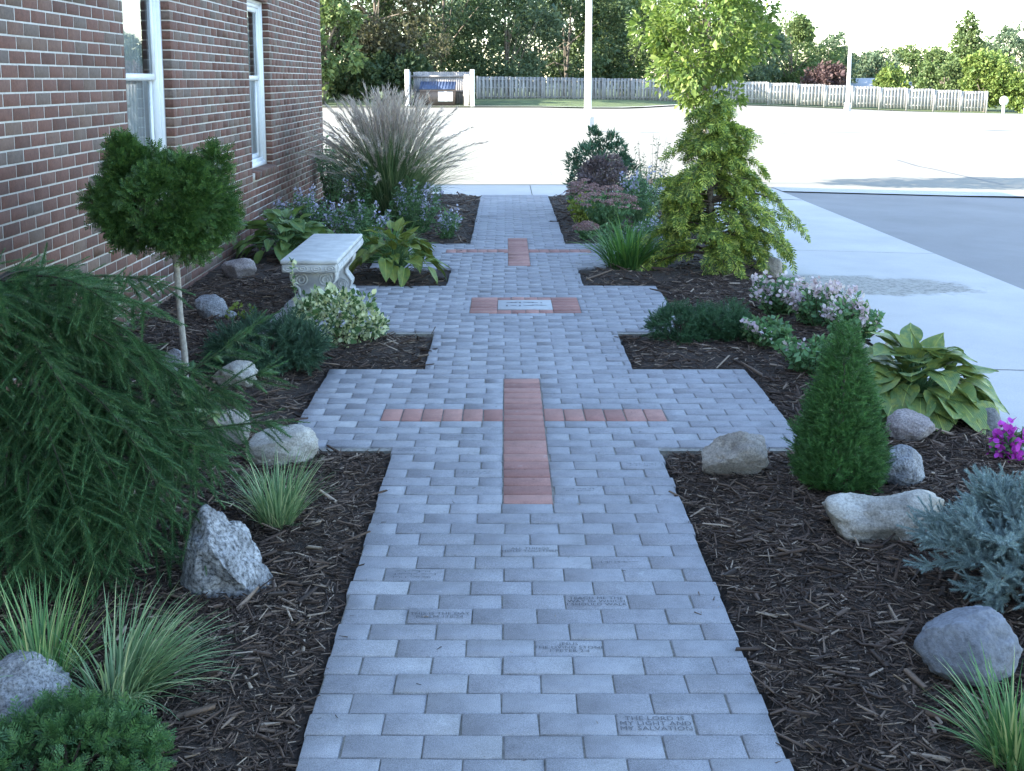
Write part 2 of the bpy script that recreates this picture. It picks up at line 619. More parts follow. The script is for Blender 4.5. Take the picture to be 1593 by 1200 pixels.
M['daylily'] = leaf_mat('daylily_blade', [(0, (.05, .125, .035)), (.7, (.085, .19, .045)), (1, (.16, .26, .06))], .28, .45, isl, 4)
M['lavender'] = leaf_mat('lavender_petal', [(0, (.25, .24, .36)), (.6, (.36, .35, .48)), (1, (.52, .51, .62))], .3, .6, isl, 4, .15)
M['sedum_head'] = leaf_mat('sedum_bloom', [(0, (.19, .115, .105)), (.6, (.28, .175, .165)), (1, (.37, .25, .23))], .1, .8, isl, 6, .2)
M['sedum_leaf'] = leaf_mat('sedum_leaf', [(0, (.07, .15, .065)), (1, (.14, .24, .10))], .2, .5, isl, 4)
M['barberry'] = leaf_mat('barberry_leaf', [(0, (.085, .065, .07)), (.6, (.13, .095, .10)), (1, (.17, .14, .135))], .2, .6, isl, 4)
M['pieris'] = leaf_mat('small_evergreen_leaf', [(0, (.035, .085, .050)), (1, (.08, .15, .085))], .2, .5, isl, 4)
M['white_bloom'] = leaf_mat('white_pink_petal', [(0, (.46, .34, .39)), (.6, (.56, .46, .49)), (1, (.66, .60, .60))], .3, .6, isl, 4, .1)
M['magenta'] = leaf_mat('magenta_petal', [(0, (.40, .035, .38)), (1, (.55, .08, .52))], .3, .6, isl, 4, .1)
M['bedding_leaf'] = leaf_mat('bedding_leaf', [(0, (.065, .14, .06)), (.7, (.11, .21, .085)), (1, (.18, .28, .12))], .25, .5, isl, 4)
M['cypress'] = leaf_mat('golden_cypress_spray', [(0, (.055, .105, .028)), (.35, (.12, .18, .038)), (.7, (.25, .30, .055)), (1, (.44, .46, .10))], .25, .5, isl, 9, .75)
M['pear'] = leaf_mat('young_tree_leaf', [(0, (.075, .125, .030)), (.6, (.12, .18, .042)), (1, (.19, .24, .065))], .38, .5, isl, 3)
M['yellow_leaf'] = leaf_mat('yellow_green_leaf', [(0, (.12, .18, .03)), (1, (.26, .30, .06))], .3, .5, isl, 3)


def hosta_mat(name, stops, edge, vein=.5):
    m, t, p, out = nt(name)
    v = objvec(t)
    c = ramp(t, orand(t), stops)
    sx = N(t, 'ShaderNodeSeparateXYZ'); t.links.new(v, sx.inputs[0])
    ab = N(t, 'ShaderNodeMath', operation='ABSOLUTE'); t.links.new(sx.outputs[0], ab.inputs[0])
    rb = ramp(t, ab.outputs[0], [(.004, 1.0), (.014, 0.0)])
    c = mixc(t, rb, c, tuple(min(1, x * 1.9) for x in stops[-1][1]))
    nz = noise(t, 3.2, 3, .6, v)
    c = mixc(t, ramp(t, nz, [(.42, 0.0), (.68, 1.0)]), c, edge)
    w = N(t, 'ShaderNodeTexWave', bands_direction='X')
    w.inputs['Scale'].default_value = 6.0
    w.inputs['Distortion'].default_value = .4
    t.links.new(v, w.inputs[0])
    t.links.new(c, p.inputs['Base Color'])
    p.inputs['Roughness'].default_value = .42
    p.inputs['Specular IOR Level'].default_value = .45
    bump(t, p, w.outputs[1], .28, .02)
    tr = N(t, 'ShaderNodeBsdfTranslucent'); t.links.new(c, tr.inputs[0])
    mx = N(t, 'ShaderNodeMixShader'); mx.inputs[0].default_value = .22
    t.links.new(p.outputs[0], mx.inputs[1]); t.links.new(tr.outputs[0], mx.inputs[2]); t.links.new(mx.outputs[0], out.inputs[0])
    return m


M['hosta_big'] = hosta_mat('hosta_big_leaf', [(0, (.11, .19, .07)), (.6, (.16, .25, .085)), (1, (.24, .30, .08))], (.32, .35, .08))
M['hosta_green'] = hosta_mat('hosta_green_leaf', [(0, (.07, .15, .045)), (1, (.13, .22, .06))], (.20, .25, .06))
M['hosta_yellow'] = hosta_mat('hosta_yellow_leaf', [(0, (.08, .15, .035)), (.6, (.13, .20, .04)), (1, (.20, .25, .05))], (.26, .27, .05))
M['hosta_var'] = hosta_mat('hosta_variegated_leaf', [(0, (.10, .17, .06)), (1, (.16, .23, .08))], (.36, .38, .16))

# ------------------------------------------------------------------ terrain levels
ZX = 2.25                                   # drive edge of the planting bed


def G(x, y):
    x = np.asarray(x, dtype=float); y = np.asarray(y, dtype=float)
    return -.03 - .026 * np.clip(x - ZX, 0, 6) - 1.15 * smooth((x - 9) / 38) * smooth((y - 50) / 55)


def sheet(name, xs, ys, zf, mat, dz=0.0, ylim=None):
    X, Y = np.meshgrid(xs, ys)
    Z = zf(X, Y) + dz
    nx, ny = len(xs), len(ys)
    i = np.arange(nx * ny).reshape(ny, nx)
    F = np.stack([i[:-1, :-1], i[:-1, 1:], i[1:, 1:], i[1:, :-1]], -1).reshape(-1, 4)
    o = link(name, mesh(name, np.stack([X, Y, Z], -1), F, mat, True))
    o['kind'] = 'structure'
    return o


far_x = np.concatenate([np.linspace(-900, -80, 10), np.linspace(-70, 110, 46), np.linspace(130, 900, 10)])
far_y = np.concatenate([np.linspace(-120, 0, 5), np.linspace(5, 140, 46), np.linspace(160, 1500, 10)])
sheet('ground', far_x, far_y, G, M['field'], -.16)

# walkway outline as rectangles (x0, x1, y0, y1), measured from the photograph
RECTS = [(-.60, .60, 1.668, 4.93), (-1.10, 1.28, 4.93, 6.40), (-.56, .64, 6.40, 7.32), (-1.72, 1.12, 7.32, 9.02),
         (-.57, .54, 9.02, 9.98), (-1.30, 1.30, 9.98, 11.42), (-.45, .515, 11.42, 16.49)]


def walk_dist(x, y):
    d = np.full(np.shape(x), 9.0)
    for (a, b, c, e) in RECTS:
        dx = np.maximum(np.maximum(a - x, x - b), 0)
        dy = np.maximum(np.maximum(c - y, y - e), 0)
        d = np.minimum(d, np.hypot(dx, dy))
    return d


def vnoise(x, y, s, seed=0.0):
    sh = np.shape(x)
    xf, yf = np.ravel(x), np.ravel(y)
    return np.array([mnoise.noise((a * s, b * s, seed)) for a, b in zip(xf, yf)]).reshape(sh)


def bedz(x, y):
    x = np.asarray(x, dtype=float); y = np.asarray(y, dtype=float)
    d = walk_dist(x, y)
    z = -.022 + .042 * smooth(d / .30) + .03 * smooth((d - .3) / .8) + .012 * vnoise(x, y, 3.0)
    edge = smooth((ZX + .02 - x) / .25) * smooth((16.55 - y) / .25)
    z = z * edge + (-.05) * (1 - edge)
    return np.where(d < 1e-6, -.10, z)


def bz(x, y):
    return float(bedz(np.array([x]), np.array([y]))[0])


bx = np.arange(-2.56, .62, .04)
o = sheet('planting_bed_left', np.arange(-2.575, .0, .04), np.arange(1.0, 16.5, .04), bedz, M['soil'])
o = sheet('planting_bed_right', np.arange(.0, 2.26, .04), np.arange(1.0, 16.5, .04), bedz, M['soil'])


def chips(n, x0, x1, y0, y1, size):
    x = rng.uniform(x0, x1, n); y = rng.uniform(y0, y1, n)
    d = walk_dist(x, y)
    k = d > .012
    k &= ~((d < .03) & (rng.uniform(size=n) < .4))
    x, y = x[k], y[k]
    n = len(x)
    z = bedz(x, y) + rng.uniform(.0, .014, n)
    a = rng.uniform(0, 2 * np.pi, n)
    di = np.stack([np.cos(a), np.sin(a), rng.normal(size=n) * .22], 1)
    T = (np.array([(-.075, 0, 0), (.075, 0, 0), (0, .02, .05), (-.05, 1, .03), (.04, .95, -.02), (.0, .97, .04)]),
         [np.array([(0, 1, 4, 3), (1, 2, 5, 4), (2, 0, 3, 5)])])
    s = size * np.exp(rng.normal(size=n) * .5)
    return scatter(T, np.stack([x, y, z], 1), di, s, rng.uniform(0, 6.28, n), rng.uniform(.5, 1.4, n))


mb = MB()
for (n, a, b, c, e, s) in [(42000, -2.0, -.55, 2.2, 5.2, .029), (42000, .55, 2.27, 2.2, 5.2, .029), (22000, -2.57, -.5, 5.2, 9.2, .034),
                           (20000, .5, 2.27, 5.2, 9.2, .034), (8000, -2.57, -.4, 9.2, 16.4, .045), (7000, .4, 2.27, 9.2, 16.4, .045)]:
    mb.add(*chips(n, a, b, c, e, s))
n = 420
x = rng.uniform(-.6, .6, n); y = rng.uniform(2.2, 12, n)
sel = rng.uniform(size=n) < .35
x[sel] = np.sign(x[sel]) * (.6 - np.abs(rng.normal(size=sel.sum())) * .05)
kk = walk_dist(x, y) < 1e-6
x, y = x[kk], y[kk]; n = len(x); aa = rng.uniform(0, 6.28, n)
Tc = (np.array([(-.09, 0, 0), (.09, 0, 0), (0, .02, .08), (-.05, 1, .03), (.04, .95, .0), (.0, .97, .06)]), [np.array([(0, 1, 4, 3), (1, 2, 5, 4), (2, 0, 3, 5)])])
mb.add(*scatter(Tc, np.stack([x, y, np.full(n, .0035)], 1), np.stack([np.cos(aa), np.sin(aa), 0 * aa], 1), .009 * np.exp(rng.normal(size=n) * .5), rng.normal(size=n) * .2))
o = mb.build('mulch', M['chip'])
tag(o, 'dark shredded bark mulch spread over the planting beds', 'mulch', kind='stuff')

# concrete strip, drive, pavement, parking lot
def slab(x, y): return -.028 - .026 * np.clip(x - ZX, 0, 6)


o = sheet('pavement_beside_drive', np.linspace(ZX, 4.2, 5), np.array([-6, 0, 6.52]), slab, M['concrete'], 0)
for (a, b) in [(6.535, 11.3), (11.315, 16.48)]:
    sheet('pavement_beside_drive', np.linspace(ZX, 4.2, 5), np.linspace(a, b, 4), slab, M['concrete'], 0)
sheet('joint_gap', np.linspace(ZX, 4.2, 3), np.linspace(-6, 18, 3), slab, M['sand'], -.012)
sheet('driveway', np.linspace(4.205, 16, 9), np.linspace(-8, 17.75, 8), slab, M['asphalt'], -.008)
for (a, b) in [(-7.5, -2.2), (-2.19, .29), (.30, 2.6), (2.61, 4.2)]:
    sheet('pavement_across_walk_end', np.linspace(a, b, 4), np.linspace(16.495, 18.25, 3), slab, M['concrete'], .004)
sheet('kerb_strip', np.linspace(4.21, 40, 14), np.linspace(17.76, 18.45, 3), slab, M['kerb'], .01)

lot_ys = np.concatenate([np.linspace(18.26, 40, 8), np.linspace(42, 71, 18)])
far_edge = lambda x: 71.0 + 21.0 * smooth((np.asarray(x) - 4) / 15) + 4.0 * smooth((np.asarray(x) - 18) / 16)
xs = np.concatenate([np.linspace(-60, -3, 12), np.linspace(-1, 60, 42)])
ts = np.linspace(0, 1, 34)
X, Tt = np.meshgrid(xs, ts)
Y = 18.26 + (far_edge(X) - 18.26) * Tt
Z = G(X, Y) + .005
i = np.arange(X.size).reshape(X.shape)
F = np.stack([i[:-1, :-1], i[:-1, 1:], i[1:, 1:], i[1:, :-1]], -1).reshape(-1, 4)
o = link('parking_lot', mesh('parking_lot', np.stack([X, Y, Z], -1), F, M['lot'], True)); o['kind'] = 'structure'


def ribbon(name, pts, w, mat, dz, zf=G):
    P = np.array(pts, dtype=float)
    T = unit(np.gradient(P, axis=0))
    S = np.stack([-T[:, 1], T[:, 0]], 1) * w / 2
    A, B = P - S, P + S
    V = np.concatenate([np.stack([A[:, 0], A[:, 1], zf(A[:, 0], A[:, 1]) + dz], 1), np.stack([B[:, 0], B[:, 1], zf(B[:, 0], B[:, 1]) + dz], 1)])
    n = len(P)
    F = np.array([(i, i + 1, n + i + 1, n + i) for i in range(n - 1)])
    o = link(name, mesh(name, V, F, mat)); o['kind'] = 'structure'
    return o


for k in range(5):
    x = -7.6 + 2.75 * k
    ribbon('parking_line', [(x + (y - 19.5) * .0, y) for y in np.linspace(19.6, 24.8, 4)], .11, M['white_line'], .012)
for k in range(12):
    x = -8 + 2.75 * k
    ribbon('parking_line', [(x + (y - 33) * .25, y) for y in np.linspace(33, 44, 6)], .12, M['white_line'], .012)
ribbon('parking_line', [(x, 38.5 + .0 * x) for x in np.linspace(-8, 26, 16)], .12, M['white_line'], .016)
crk = [gpt(1395, 247, -.15), gpt(1428, 257, -.15), gpt(1455, 262, -.15), gpt(1490, 270, -.15), gpt(1560, 285, -.15)]
ribbon('pavement_crack', crk, .07, M['tar'], .012)
ex = np.linspace(-60, 60, 60)
ribbon('kerb_far', [(x, float(far_edge(x)) + .35) for x in ex], .5, M['kerb'], .09)
X, Tt = np.meshgrid(np.linspace(-60, 70, 66), np.linspace(0, 1, 12))
Y = far_edge(X) + .62 + 40 * Tt
Z = G(X, Y) + .06 + .25 * smooth(Tt * 5) * (1 - smooth((X - 8) / 10)) * (Tt < .9)
i = np.arange(X.size).reshape(X.shape)
F = np.stack([i[:-1, :-1], i[:-1, 1:], i[1:, 1:], i[1:, :-1]], -1).reshape(-1, 4)
o = link('lawn', mesh('lawn', np.stack([X, Y, Z], -1), F, M['lawn'], True)); o['kind'] = 'structure'


def lawnz(x, y):
    tt = (y - far_edge(x) - .62) / 40
    return float(G(x, y) + .06 + .25 * smooth(tt * 5) * (1 - smooth((x - 8) / 10)))


# ------------------------------------------------------------------ paved walkway
walk = empty('walkway', (0, 0, 0))
tag(walk, 'stepped grey block-paved walkway with red crosses laid between the beds', None, kind='structure')
mb = MB()
for (a, b, c, e) in RECTS:
    mb.add([(a + .004, c, -.007), (b - .004, c, -.007), (b - .004, e, -.007), (a + .004, e, -.007)], [[(0, 1, 2, 3)]])
    mb.add([(a + .004, c, -.007), (a + .004, c, -.09), (a + .004, e, -.09), (a + .004, e, -.007)], [[(0, 1, 2, 3)]])
    mb.add([(b - .004, c, -.007), (b - .004, c, -.09), (b - .004, e, -.09), (b - .004, e, -.007)], [[(3, 2, 1, 0)]])
    mb.add([(a, c + .004, -.007), (b, c + .004, -.007), (b, c + .004, -.09), (a, c + .004, -.09)], [[(3, 2, 1, 0)]])
mb.build('sand_bed', M['sand'], walk)

YC = 4.268                                  # near end of the first red cross
REDS = []                                   # x0, x1, y0, y1
CX1, CX2 = -.003, .03
for k in range(19):
    REDS.append((CX1 - .1, CX1 + .1, YC + .1 * k, YC + .1 * (k + 1)))
for s in (-1, 1):
    for k in range(6):
        a = CX1 + s * (.1 + .1 * k); b = a + s * .1
        REDS.append((min(a, b), max(a, b), YC + 1.1, YC + 1.3))
for k in range(18):
    REDS.append((CX2 - .1, CX2 + .1, 10.068 + .1 * k, 10.168 + .1 * k))
for s in (-1, 1):
    for k in range(6):
        a = CX2 + s * (.1 + .1 * k); b = a + s * .1
        REDS.append((min(a, b), max(a, b), 10.868, 11.068))
MX0, MX1, MY0, MY1 = -.35, .45, 7.968, 8.568
for k in range(6):
    REDS.append((MX0, MX0 + .2, MY0 + .1 * k, MY0 + .1 * k + .1))
    REDS.append((MX1 - .2, MX1, MY0 + .1 * k, MY0 + .1 * k + .1))
for k in range(4):
    REDS.append((MX0 + .2 + .1 * k, MX0 + .3 + .1 * k, MY0, MY0 + .12))
    REDS.append((MX0 + .2 + .1 * k, MX0 + .3 + .1 * k, MY1 - .12, MY1))
INL = (MX0 + .2, MX1 - .2, MY0 + .12, MY1 - .12)
HOLES = [(CX1 - .1, CX1 + .1, YC, YC + 1.9), (CX1 - .7, CX1 + .7, YC + 1.1, YC + 1.3),
         (CX2 - .1, CX2 + .1, 10.068, 11.868), (CX2 - .7, CX2 + .7, 10.868, 11.068), (MX0, MX1, MY0, MY1)]


def cut(iv, a, b):
    out = []
    for (p, q) in iv:
        if b <= p or a >= q: out.append((p, q)); continue
        if a > p: out.append((p, a))
        if b < q: out.append((b, q))
    return out


PAV = []
i0 = int(round((1.668 - YC) / .1))
for i in range(i0, 123):
    ya, yb = YC + .1 * i, YC + .1 * i + .1
    ym = (ya + yb) / 2
    if ym > 16.49: break
    r = min(RECTS, key=lambda r: 0 if r[2] <= ym < r[3] else 1)
    iv = [(r[0] + rng.normal() * .003, r[1] + rng.normal() * .003)]
    for (a, b, c, e) in HOLES:
        if c - .001 <= ym <= e + .001: iv = cut(iv, a, b)
    off = .1 if (i % 2) else 0.0
    off += .012 * math.sin(i * 1.7)*.5
    for (p, q) in iv:
        k0 = math.floor((p - off) / .2)
        x = p
        k = k0 + 1
        while x < q - 1e-4:
            nx = min(q, off + .2 * k)
            if q - nx < .03: nx = q
            if nx - x > .025: PAV.append((x, nx, ya, min(yb, 16.49)))
            x = nx; k += 1


def paver_arrays(w, d, seed):
    r = np.random.default_rng(seed)
    g, ch = .0021, .0024
    a, b = w / 2 - g, d / 2 - g
    j = lambda: r.normal(size=(4, 1)) * .0012
    sg = np.array([(-1, -1), (1, -1), (1, 1), (-1, 1)], dtype=float)
    top = np.concatenate([sg * [a - ch, b - ch] + r.normal(size=(4, 2)) * .0012, np.zeros((4, 1)) + r.normal(size=(4, 1)) * .0005], 1)
    mid = np.concatenate([sg * [a, b] + r.normal(size=(4, 2)) * .0010, np.full((4, 1), -ch)], 1)
    bot = np.concatenate([sg * [a, b], np.full((4, 1), -.05)], 1)
    V = np.concatenate([top, mid, bot])
    F = [(0, 1, 2, 3)]
    for i in range(4):
        k = (i + 1) % 4
        F += [(4 + i, 4 + k, k, i), (8 + i, 8 + k, 4 + k, 4 + i)]
    return V, np.array(F)


PAV.sort(key=lambda q: (q[2], q[0]))
n_single = 262
cache = {}
mass, redmass = MB(), MB()
PAVOBJ = []
for idx, (a, b, c, e) in enumerate(PAV):
    w, d = b - a, e - c
    z, tx, ty = rng.normal() * .0010, rng.normal() * .0028, rng.normal() * .002
    if idx < n_single:
        key = (round(w, 2), round(d, 2), int(rng.integers(0, 4)))
        if key not in cache:
            cache[key] = mesh('paver', *paver_arrays(key[0], key[1], 50 + key[2]), M['paver'])
        o = link('paver', cache[key], walk, ((a + b) / 2, (c + e) / 2, z), (tx, ty, rng.normal() * .005))
        PAVOBJ.append((a, b, c, e, o))
    else:
        V, F = paver_arrays(w, d, idx)
        V = V + np.array([(a + b) / 2, (c + e) / 2, z]) + np.stack([0 * V[:, 0], 0 * V[:, 0], V[:, 0] * -ty + V[:, 1] * tx], 1)
        mass.add(V, F)
o = mass.build('paver_field', M['paver_mass'], walk); o['kind'] = 'stuff'
for idx, (a, b, c, e) in enumerate(REDS):
    w, d = b - a, e - c
    z, tx, ty = .001 + rng.normal() * .001, rng.normal() * .005, rng.normal() * .004
    if idx < 31:
        key = ('r', round(w, 2), round(d, 2), int(rng.integers(0, 4)))
        if key not in cache:
            cache[key] = mesh('red_paver', *paver_arrays(key[1] - .003, key[2] - .003, 80 + key[3]), M['red'])
        link('red_paver', cache[key], walk, ((a + b) / 2, (c + e) / 2, z), (tx, ty, rng.normal() * .004))
    else:
        V, F = paver_arrays(w, d, idx)
        redmass.add(V + np.array([(a + b) / 2, (c + e) / 2, z]), F)
o = redmass.build('red_paver_field', M['red_mass'], walk); o['kind'] = 'stuff'
V, F = paver_arrays(INL[1] - INL[0], INL[3] - INL[2], 5)
inlay = link('inscribed_stone', mesh('inscribed_stone', V, F, M['stone_inlay']), walk, ((INL[0] + INL[1]) / 2, (INL[2] + INL[3]) / 2, .004))


def text_mesh(lines, size):
    cu = bpy.data.curves.new('inscription', 'FONT')
    cu.body = '\n'.join(lines)
    cu.size = size
    cu.align_x = 'CENTER'; cu.align_y = 'CENTER'
    cu.space_line = .92
    cu.resolution_u = 2
    cu.space_character = 1.06
    ob = bpy.data.objects.new('inscription', cu)
    COL.objects.link(ob)
    bpy.context.view_layer.update()
    me = bpy.data.meshes.new_from_object(ob.evaluated_get(bpy.context.evaluated_depsgraph_get()))
    bpy.data.objects.remove(ob); bpy.data.curves.remove(cu)
    me.materials.clear(); me.materials.append(M['ink'])
    return me


def on_paver(x, y, me):
    for (a, b, c, e, o) in PAVOBJ:
        if a <= x < b and c <= y < e:
            q = link('inscription', me, o, (0, 0, .0022))
            return q


def course(n): return YC - .1 * n + .05
for (x, cn, lines, s) in [(0, 5, ['ALL THINGS', 'HOLD TOGETHER'], .0235), (.2, 9, ['TEACH ME THE', 'WAY IN WHICH', 'I SHOULD WALK'], .024),
                          (-.3, 10, ['THIS IS THE DAY', 'PSALM 118:24'], .0235), (.1, 12, ['JESUS', 'THE LIVING STONE', '1 PETER 2:4'], .0225),
                          (.3, 16, ['THE LORD IS', 'MY LIGHT AND', 'MY SALVATION'], .0255)]:
    on_paver(x, course(cn), text_mesh(lines, s))


def marks(w, rows, h, seed, sw=.0022):
    """worn lettering that can no longer be read: short strokes in rows"""
    r = np.random.default_rng(seed)
    mb = MB()
    for q in range(rows):
        y = (rows / 2 - q - .5) * h * 1.45
        x = -w / 2 + r.uniform(0, .015)
        while x < w / 2 - r.uniform(0, .03):
            if r.uniform() < .8:
                a = r.uniform(.3, 1) * h * .5
                if r.uniform() < .5: mb.add([(x, y - a, 0), (x + sw, y - a, 0), (x + sw, y + a, 0), (x, y + a, 0)], [[(0, 1, 2, 3)]])
                else: mb.add([(x, y + a - sw, 0), (x + h * .6, y + a - sw, 0), (x + h * .6, y + a, 0), (x, y + a, 0)], [[(0, 1, 2, 3)]])
            x += h * .42
    by = np.concatenate(mb.F)
    return mesh('worn_lettering', np.concatenate(mb.V), by, M['ink'])


for q, (x, y, rows) in enumerate([(-.4, course(7), 3), (.3, course(6), 1), (-.21, 4.62, 2), (-.5, 4.88, 2), (-.31, 5.09, 2), (.22, 4.45, 2), (.5, 4.70, 2), (.75, 5.5, 1)]):
    for (a, b, c, e, o) in PAVOBJ:
        if a <= x < b and c <= y < e:
            link('worn_lettering', marks(min(.15, b - a - .04), rows, .016, q), o, (0, 0, .0022))
link('worn_lettering', marks(.30, 2, .075, 31, .013), inlay, (0, 0, .0022))

# ------------------------------------------------------------------ brick building
WX = -2.57
bld = empty('brick_building', (WX, 15.6, 0))
tag(bld, 'red brick building wall with pale mortar and white sash windows beside the garden', 'building')
INV = (-WX, -15.6, 0)                       # parts are written in world coordinates


def part(o):
    o.location = (o.location.x - WX, o.location.y - 15.6, o.location.z)
    o.parent = bld
    return o


WIN = [(7.56, 8.61), (11.20, 12.18)]
WZ0, WZ1 = .75, 2.45
TOP = 3.356
YE, YS = 15.6, -6.0
mb = MB()
fr = WX - .0022
def wbox(y0, y1, z0, z1): mb.box(fr - .22, fr, y0, y1, z0, z1)
ys = [YS]
e = .007
for (a, b) in WIN: ys += [a - e, b + e]
ys.append(YE - .01)
for k in range(0, len(ys), 2): wbox(ys[k], ys[k + 1], -.3, TOP)
for (a, b) in WIN:
    wbox(a - e, b + e, -.3, WZ0 - .08)
    wbox(a - e, b + e, WZ1 + e, TOP)
part(mb.build('mortar_wall', M['mortar']))
mb = MB()
mb.box(-12.0, WX, YS, YE, TOP, 5.0)
mb.box(-12.0, fr - .22, YE - .22, YE, -.3, TOP)
mb.box(-12.0, fr - .22, YS, YS + .2, -.3, TOP)
mb.box(-12.0, -11.8, YS + .2, YE - .22, -.3, TOP)
part(mb.build('upper_wall', M['brick_far']))
mb = MB()
ov = .12
x0, x1, y0, y1 = -12 - ov, WX + ov, YS - ov, YE + ov
xm = (x0 + x1) / 2; hp = (x1 - x0) / 2
mb.add([(x0, y0, 5), (x1, y0, 5), (x1, y1, 5), (x0, y1, 5), (xm, y0 + hp, 7.0), (xm, y1 - hp, 7.0)], [[(0, 1, 2, 3)], [(0, 1, 4), (2, 3, 5)], [(1, 2, 5, 4), (3, 0, 4, 5)]])
part(mb.build('roof', M['shingle']))

BR = []
CP = .0714
for i in range(-1, 47):
    z0, z1 = i * CP + .0049, (i + 1) * CP - .0049
    zm = (z0 + z1) / 2
    iv = [(2.5, YE)]
    for (a, b) in WIN:
        if WZ0 - .075 < zm < WZ1 + .005: iv = cut(iv, a, b)
    iv = cut(iv, 14.49, 14.515) if (zm < 1.45 or 1.52 < zm) else iv
    off = .1 if i % 2 else 0.0
    for (p, q) in iv:
        k = math.floor((p - off) / .2) + 1
        x = p
        while x < q - 1e-4:
            nx = min(q, off + .2 * k)
            if q - nx < .035: nx = q
            ga = .0065 if x > p else .0
            gb = .0065 if nx < q else .0
            if nx - x > .02: BR.append((x + ga, nx - gb, z0, z1))
            x = nx; k += 1


def in_view(b):
    a = proj(WX, (b[0] + b[1]) / 2, (b[2] + b[3]) / 2)
    return 0 < a[0] < PW and 0 < a[1] < PH and a[2] > 0


def hidden_by_plants(b):
    x, y, _ = proj(WX, (b[0] + b[1]) / 2, (b[2] + b[3]) / 2)
    return (150 < x < 365 and 240 < y < 400) or (y > 470 - .25 * (x) and x < 300)


vis = sorted([b for b in BR if in_view(b) and not hidden_by_plants(b)], key=lambda b: b[0])
single = set(vis[:300])
bc = {}
mass = MB()
bevV = lambda w, h, dep: None


def brick_arrays(w, h, dep, seed):
    r = np.random.default_rng(seed)
    c = .0016
    a, b = w / 2, h / 2
    sg = np.array([(-1, -1), (1, -1), (1, 1), (-1, 1)], dtype=float)
    top = np.concatenate([np.zeros((4, 1)) + r.normal(size=(4, 1)) * .0002, sg * [a - c, b - c] + r.normal(size=(4, 2)) * .001], 1)
    mid = np.concatenate([np.full((4, 1), -c), sg * [a, b] + r.normal(size=(4, 2)) * .0008], 1)
    bot = np.concatenate([np.full((4, 1), -dep), sg * [a, b]], 1)
    F = [(0, 1, 2, 3)]
    for i in range(4):
        k = (i + 1) % 4
        F += [(4 + i, 4 + k, k, i), (8 + i, 8 + k, 4 + k, 4 + i)]
    return np.concatenate([top, mid, bot]), np.array(F)


for q, b in enumerate(BR):
    w, h = b[1] - b[0], b[3] - b[2]
    c = (WX + abs(rng.normal()) * .0007, (b[0] + b[1]) / 2, (b[2] + b[3]) / 2)
    if b in single:
        key = (round(w, 2), int(rng.integers(0, 3)))
        if key not in bc:
            bc[key] = mesh('brick', *brick_arrays(w, h, .09, key[1]), M['brick'])
        part(link('brick', bc[key], None, c))
    else:
        V, F = brick_arrays(w, h, .09, q)
        mass.add(V + np.array(c), F)
o = part(mass.build('brick_field', M['brick_mass'])); o['kind'] = 'stuff'
mb = MB(); mb.box(WX - .004, WX + .0, 14.492, 14.513, 0, 1.45); mb.box(WX - .004, WX, 14.492, 14.513, 1.52, TOP)
part(mb.build('control_joint', plain('joint_sealant', (.03, .03, .03), .8)))

for (a, b) in WIN:
    fx = WX - .062
    w = empty('window', (fx, a, WZ0))
    lo = np.array([fx, a, WZ0])
    H, Wd = WZ1 - WZ0, b - a
    def P(mb_, name, mat):
        o = mb_.build(name, mat, w); return o
    mb = MB()                                # outer casing with a stepped profile
    for (t0, t1, d0, d1) in [(0, .05, 0, .09), (.05, .085, -.018, .09)]:
        mb.box(-d1, d0, t0, t1, t0, H - t0); mb.box(-d1, d0, Wd - t1, Wd - t0, t0, H - t0)
        mb.box(-d1, d0, t1, Wd - t1, H - t1, H - t0); mb.box(-d1, d0, t1, Wd - t1, t0, t1)
    P(mb, 'casing', M['vinyl'])
    mid = .885
    for (nm, z0, z1, dx) in [('upper_sash', mid, H - .087, -.032), ('lower_sash', .087, mid + .04, -.060)]:
        mb = MB()
        s0, s1, th = .0875, Wd - .0875, .042
        mb.box(dx - .024, dx, s0, s0 + th, z0, z1); mb.box(dx - .024, dx, s1 - th, s1, z0, z1)
        mb.box(dx - .024, dx + .003, s0 + th, s1 - th, z0, z0 + .045); mb.box(dx - .024, dx, s0 + th, s1 - th, z1 - .045, z1)
        sa = P(mb, nm, M['vinyl'])
        V = [(dx - .012, s0 + th - .003, z0 + .04), (dx - .012, s1 - th + .003, z0 + .04), (dx - .012, s1 - th + .003, z1 - .04), (dx - .012, s0 + th - .003, z1 - .04)]
        link('pane', mesh('pane', V, [[(0, 1, 2, 3)]], M['glass']), sa)
    # pleated curtain behind the glass
    n = 90
    yy = np.linspace(.09, Wd - .09, n)
    xx = -.13 + .016 * np.sin(np.arange(n) * .9)
    V = np.concatenate([np.stack([xx, yy, np.full(n, .05)], 1), np.stack([xx, yy, np.full(n, H - .05)], 1)])
    link('curtain', mesh('curtain', V, np.array([(k, k + 1, n + k + 1, n + k) for k in range(n - 1)]), M['curtain'], True), w)
    mb = MB(); mb.box(-.9, -.158, -.05, Wd + .05, -.05, H + .05)
    link('room_shade', mesh('room_shade', mb.V[0], mb.F[0][:, ::-1], M['interior']), w)
    nb = int(Wd / .0714)
    for k in range(nb):
        y = (k + .5) * Wd / nb
        V, F = brick_arrays(Wd / nb - .009, .075, .13, 300 + k)
        o = link('sill_brick', mesh('sill_brick', V, F, M['brick']), w, (.105, y, -.048), (0, R(10), 0))
    mb = MB(); mb.box(-.06, .085, .002, Wd - .002, -.083, -.015)
    P(mb, 'sill_mortar', M['mortar'])
    w.location = (fx - WX, a - 15.6, WZ0)
    w.parent = bld


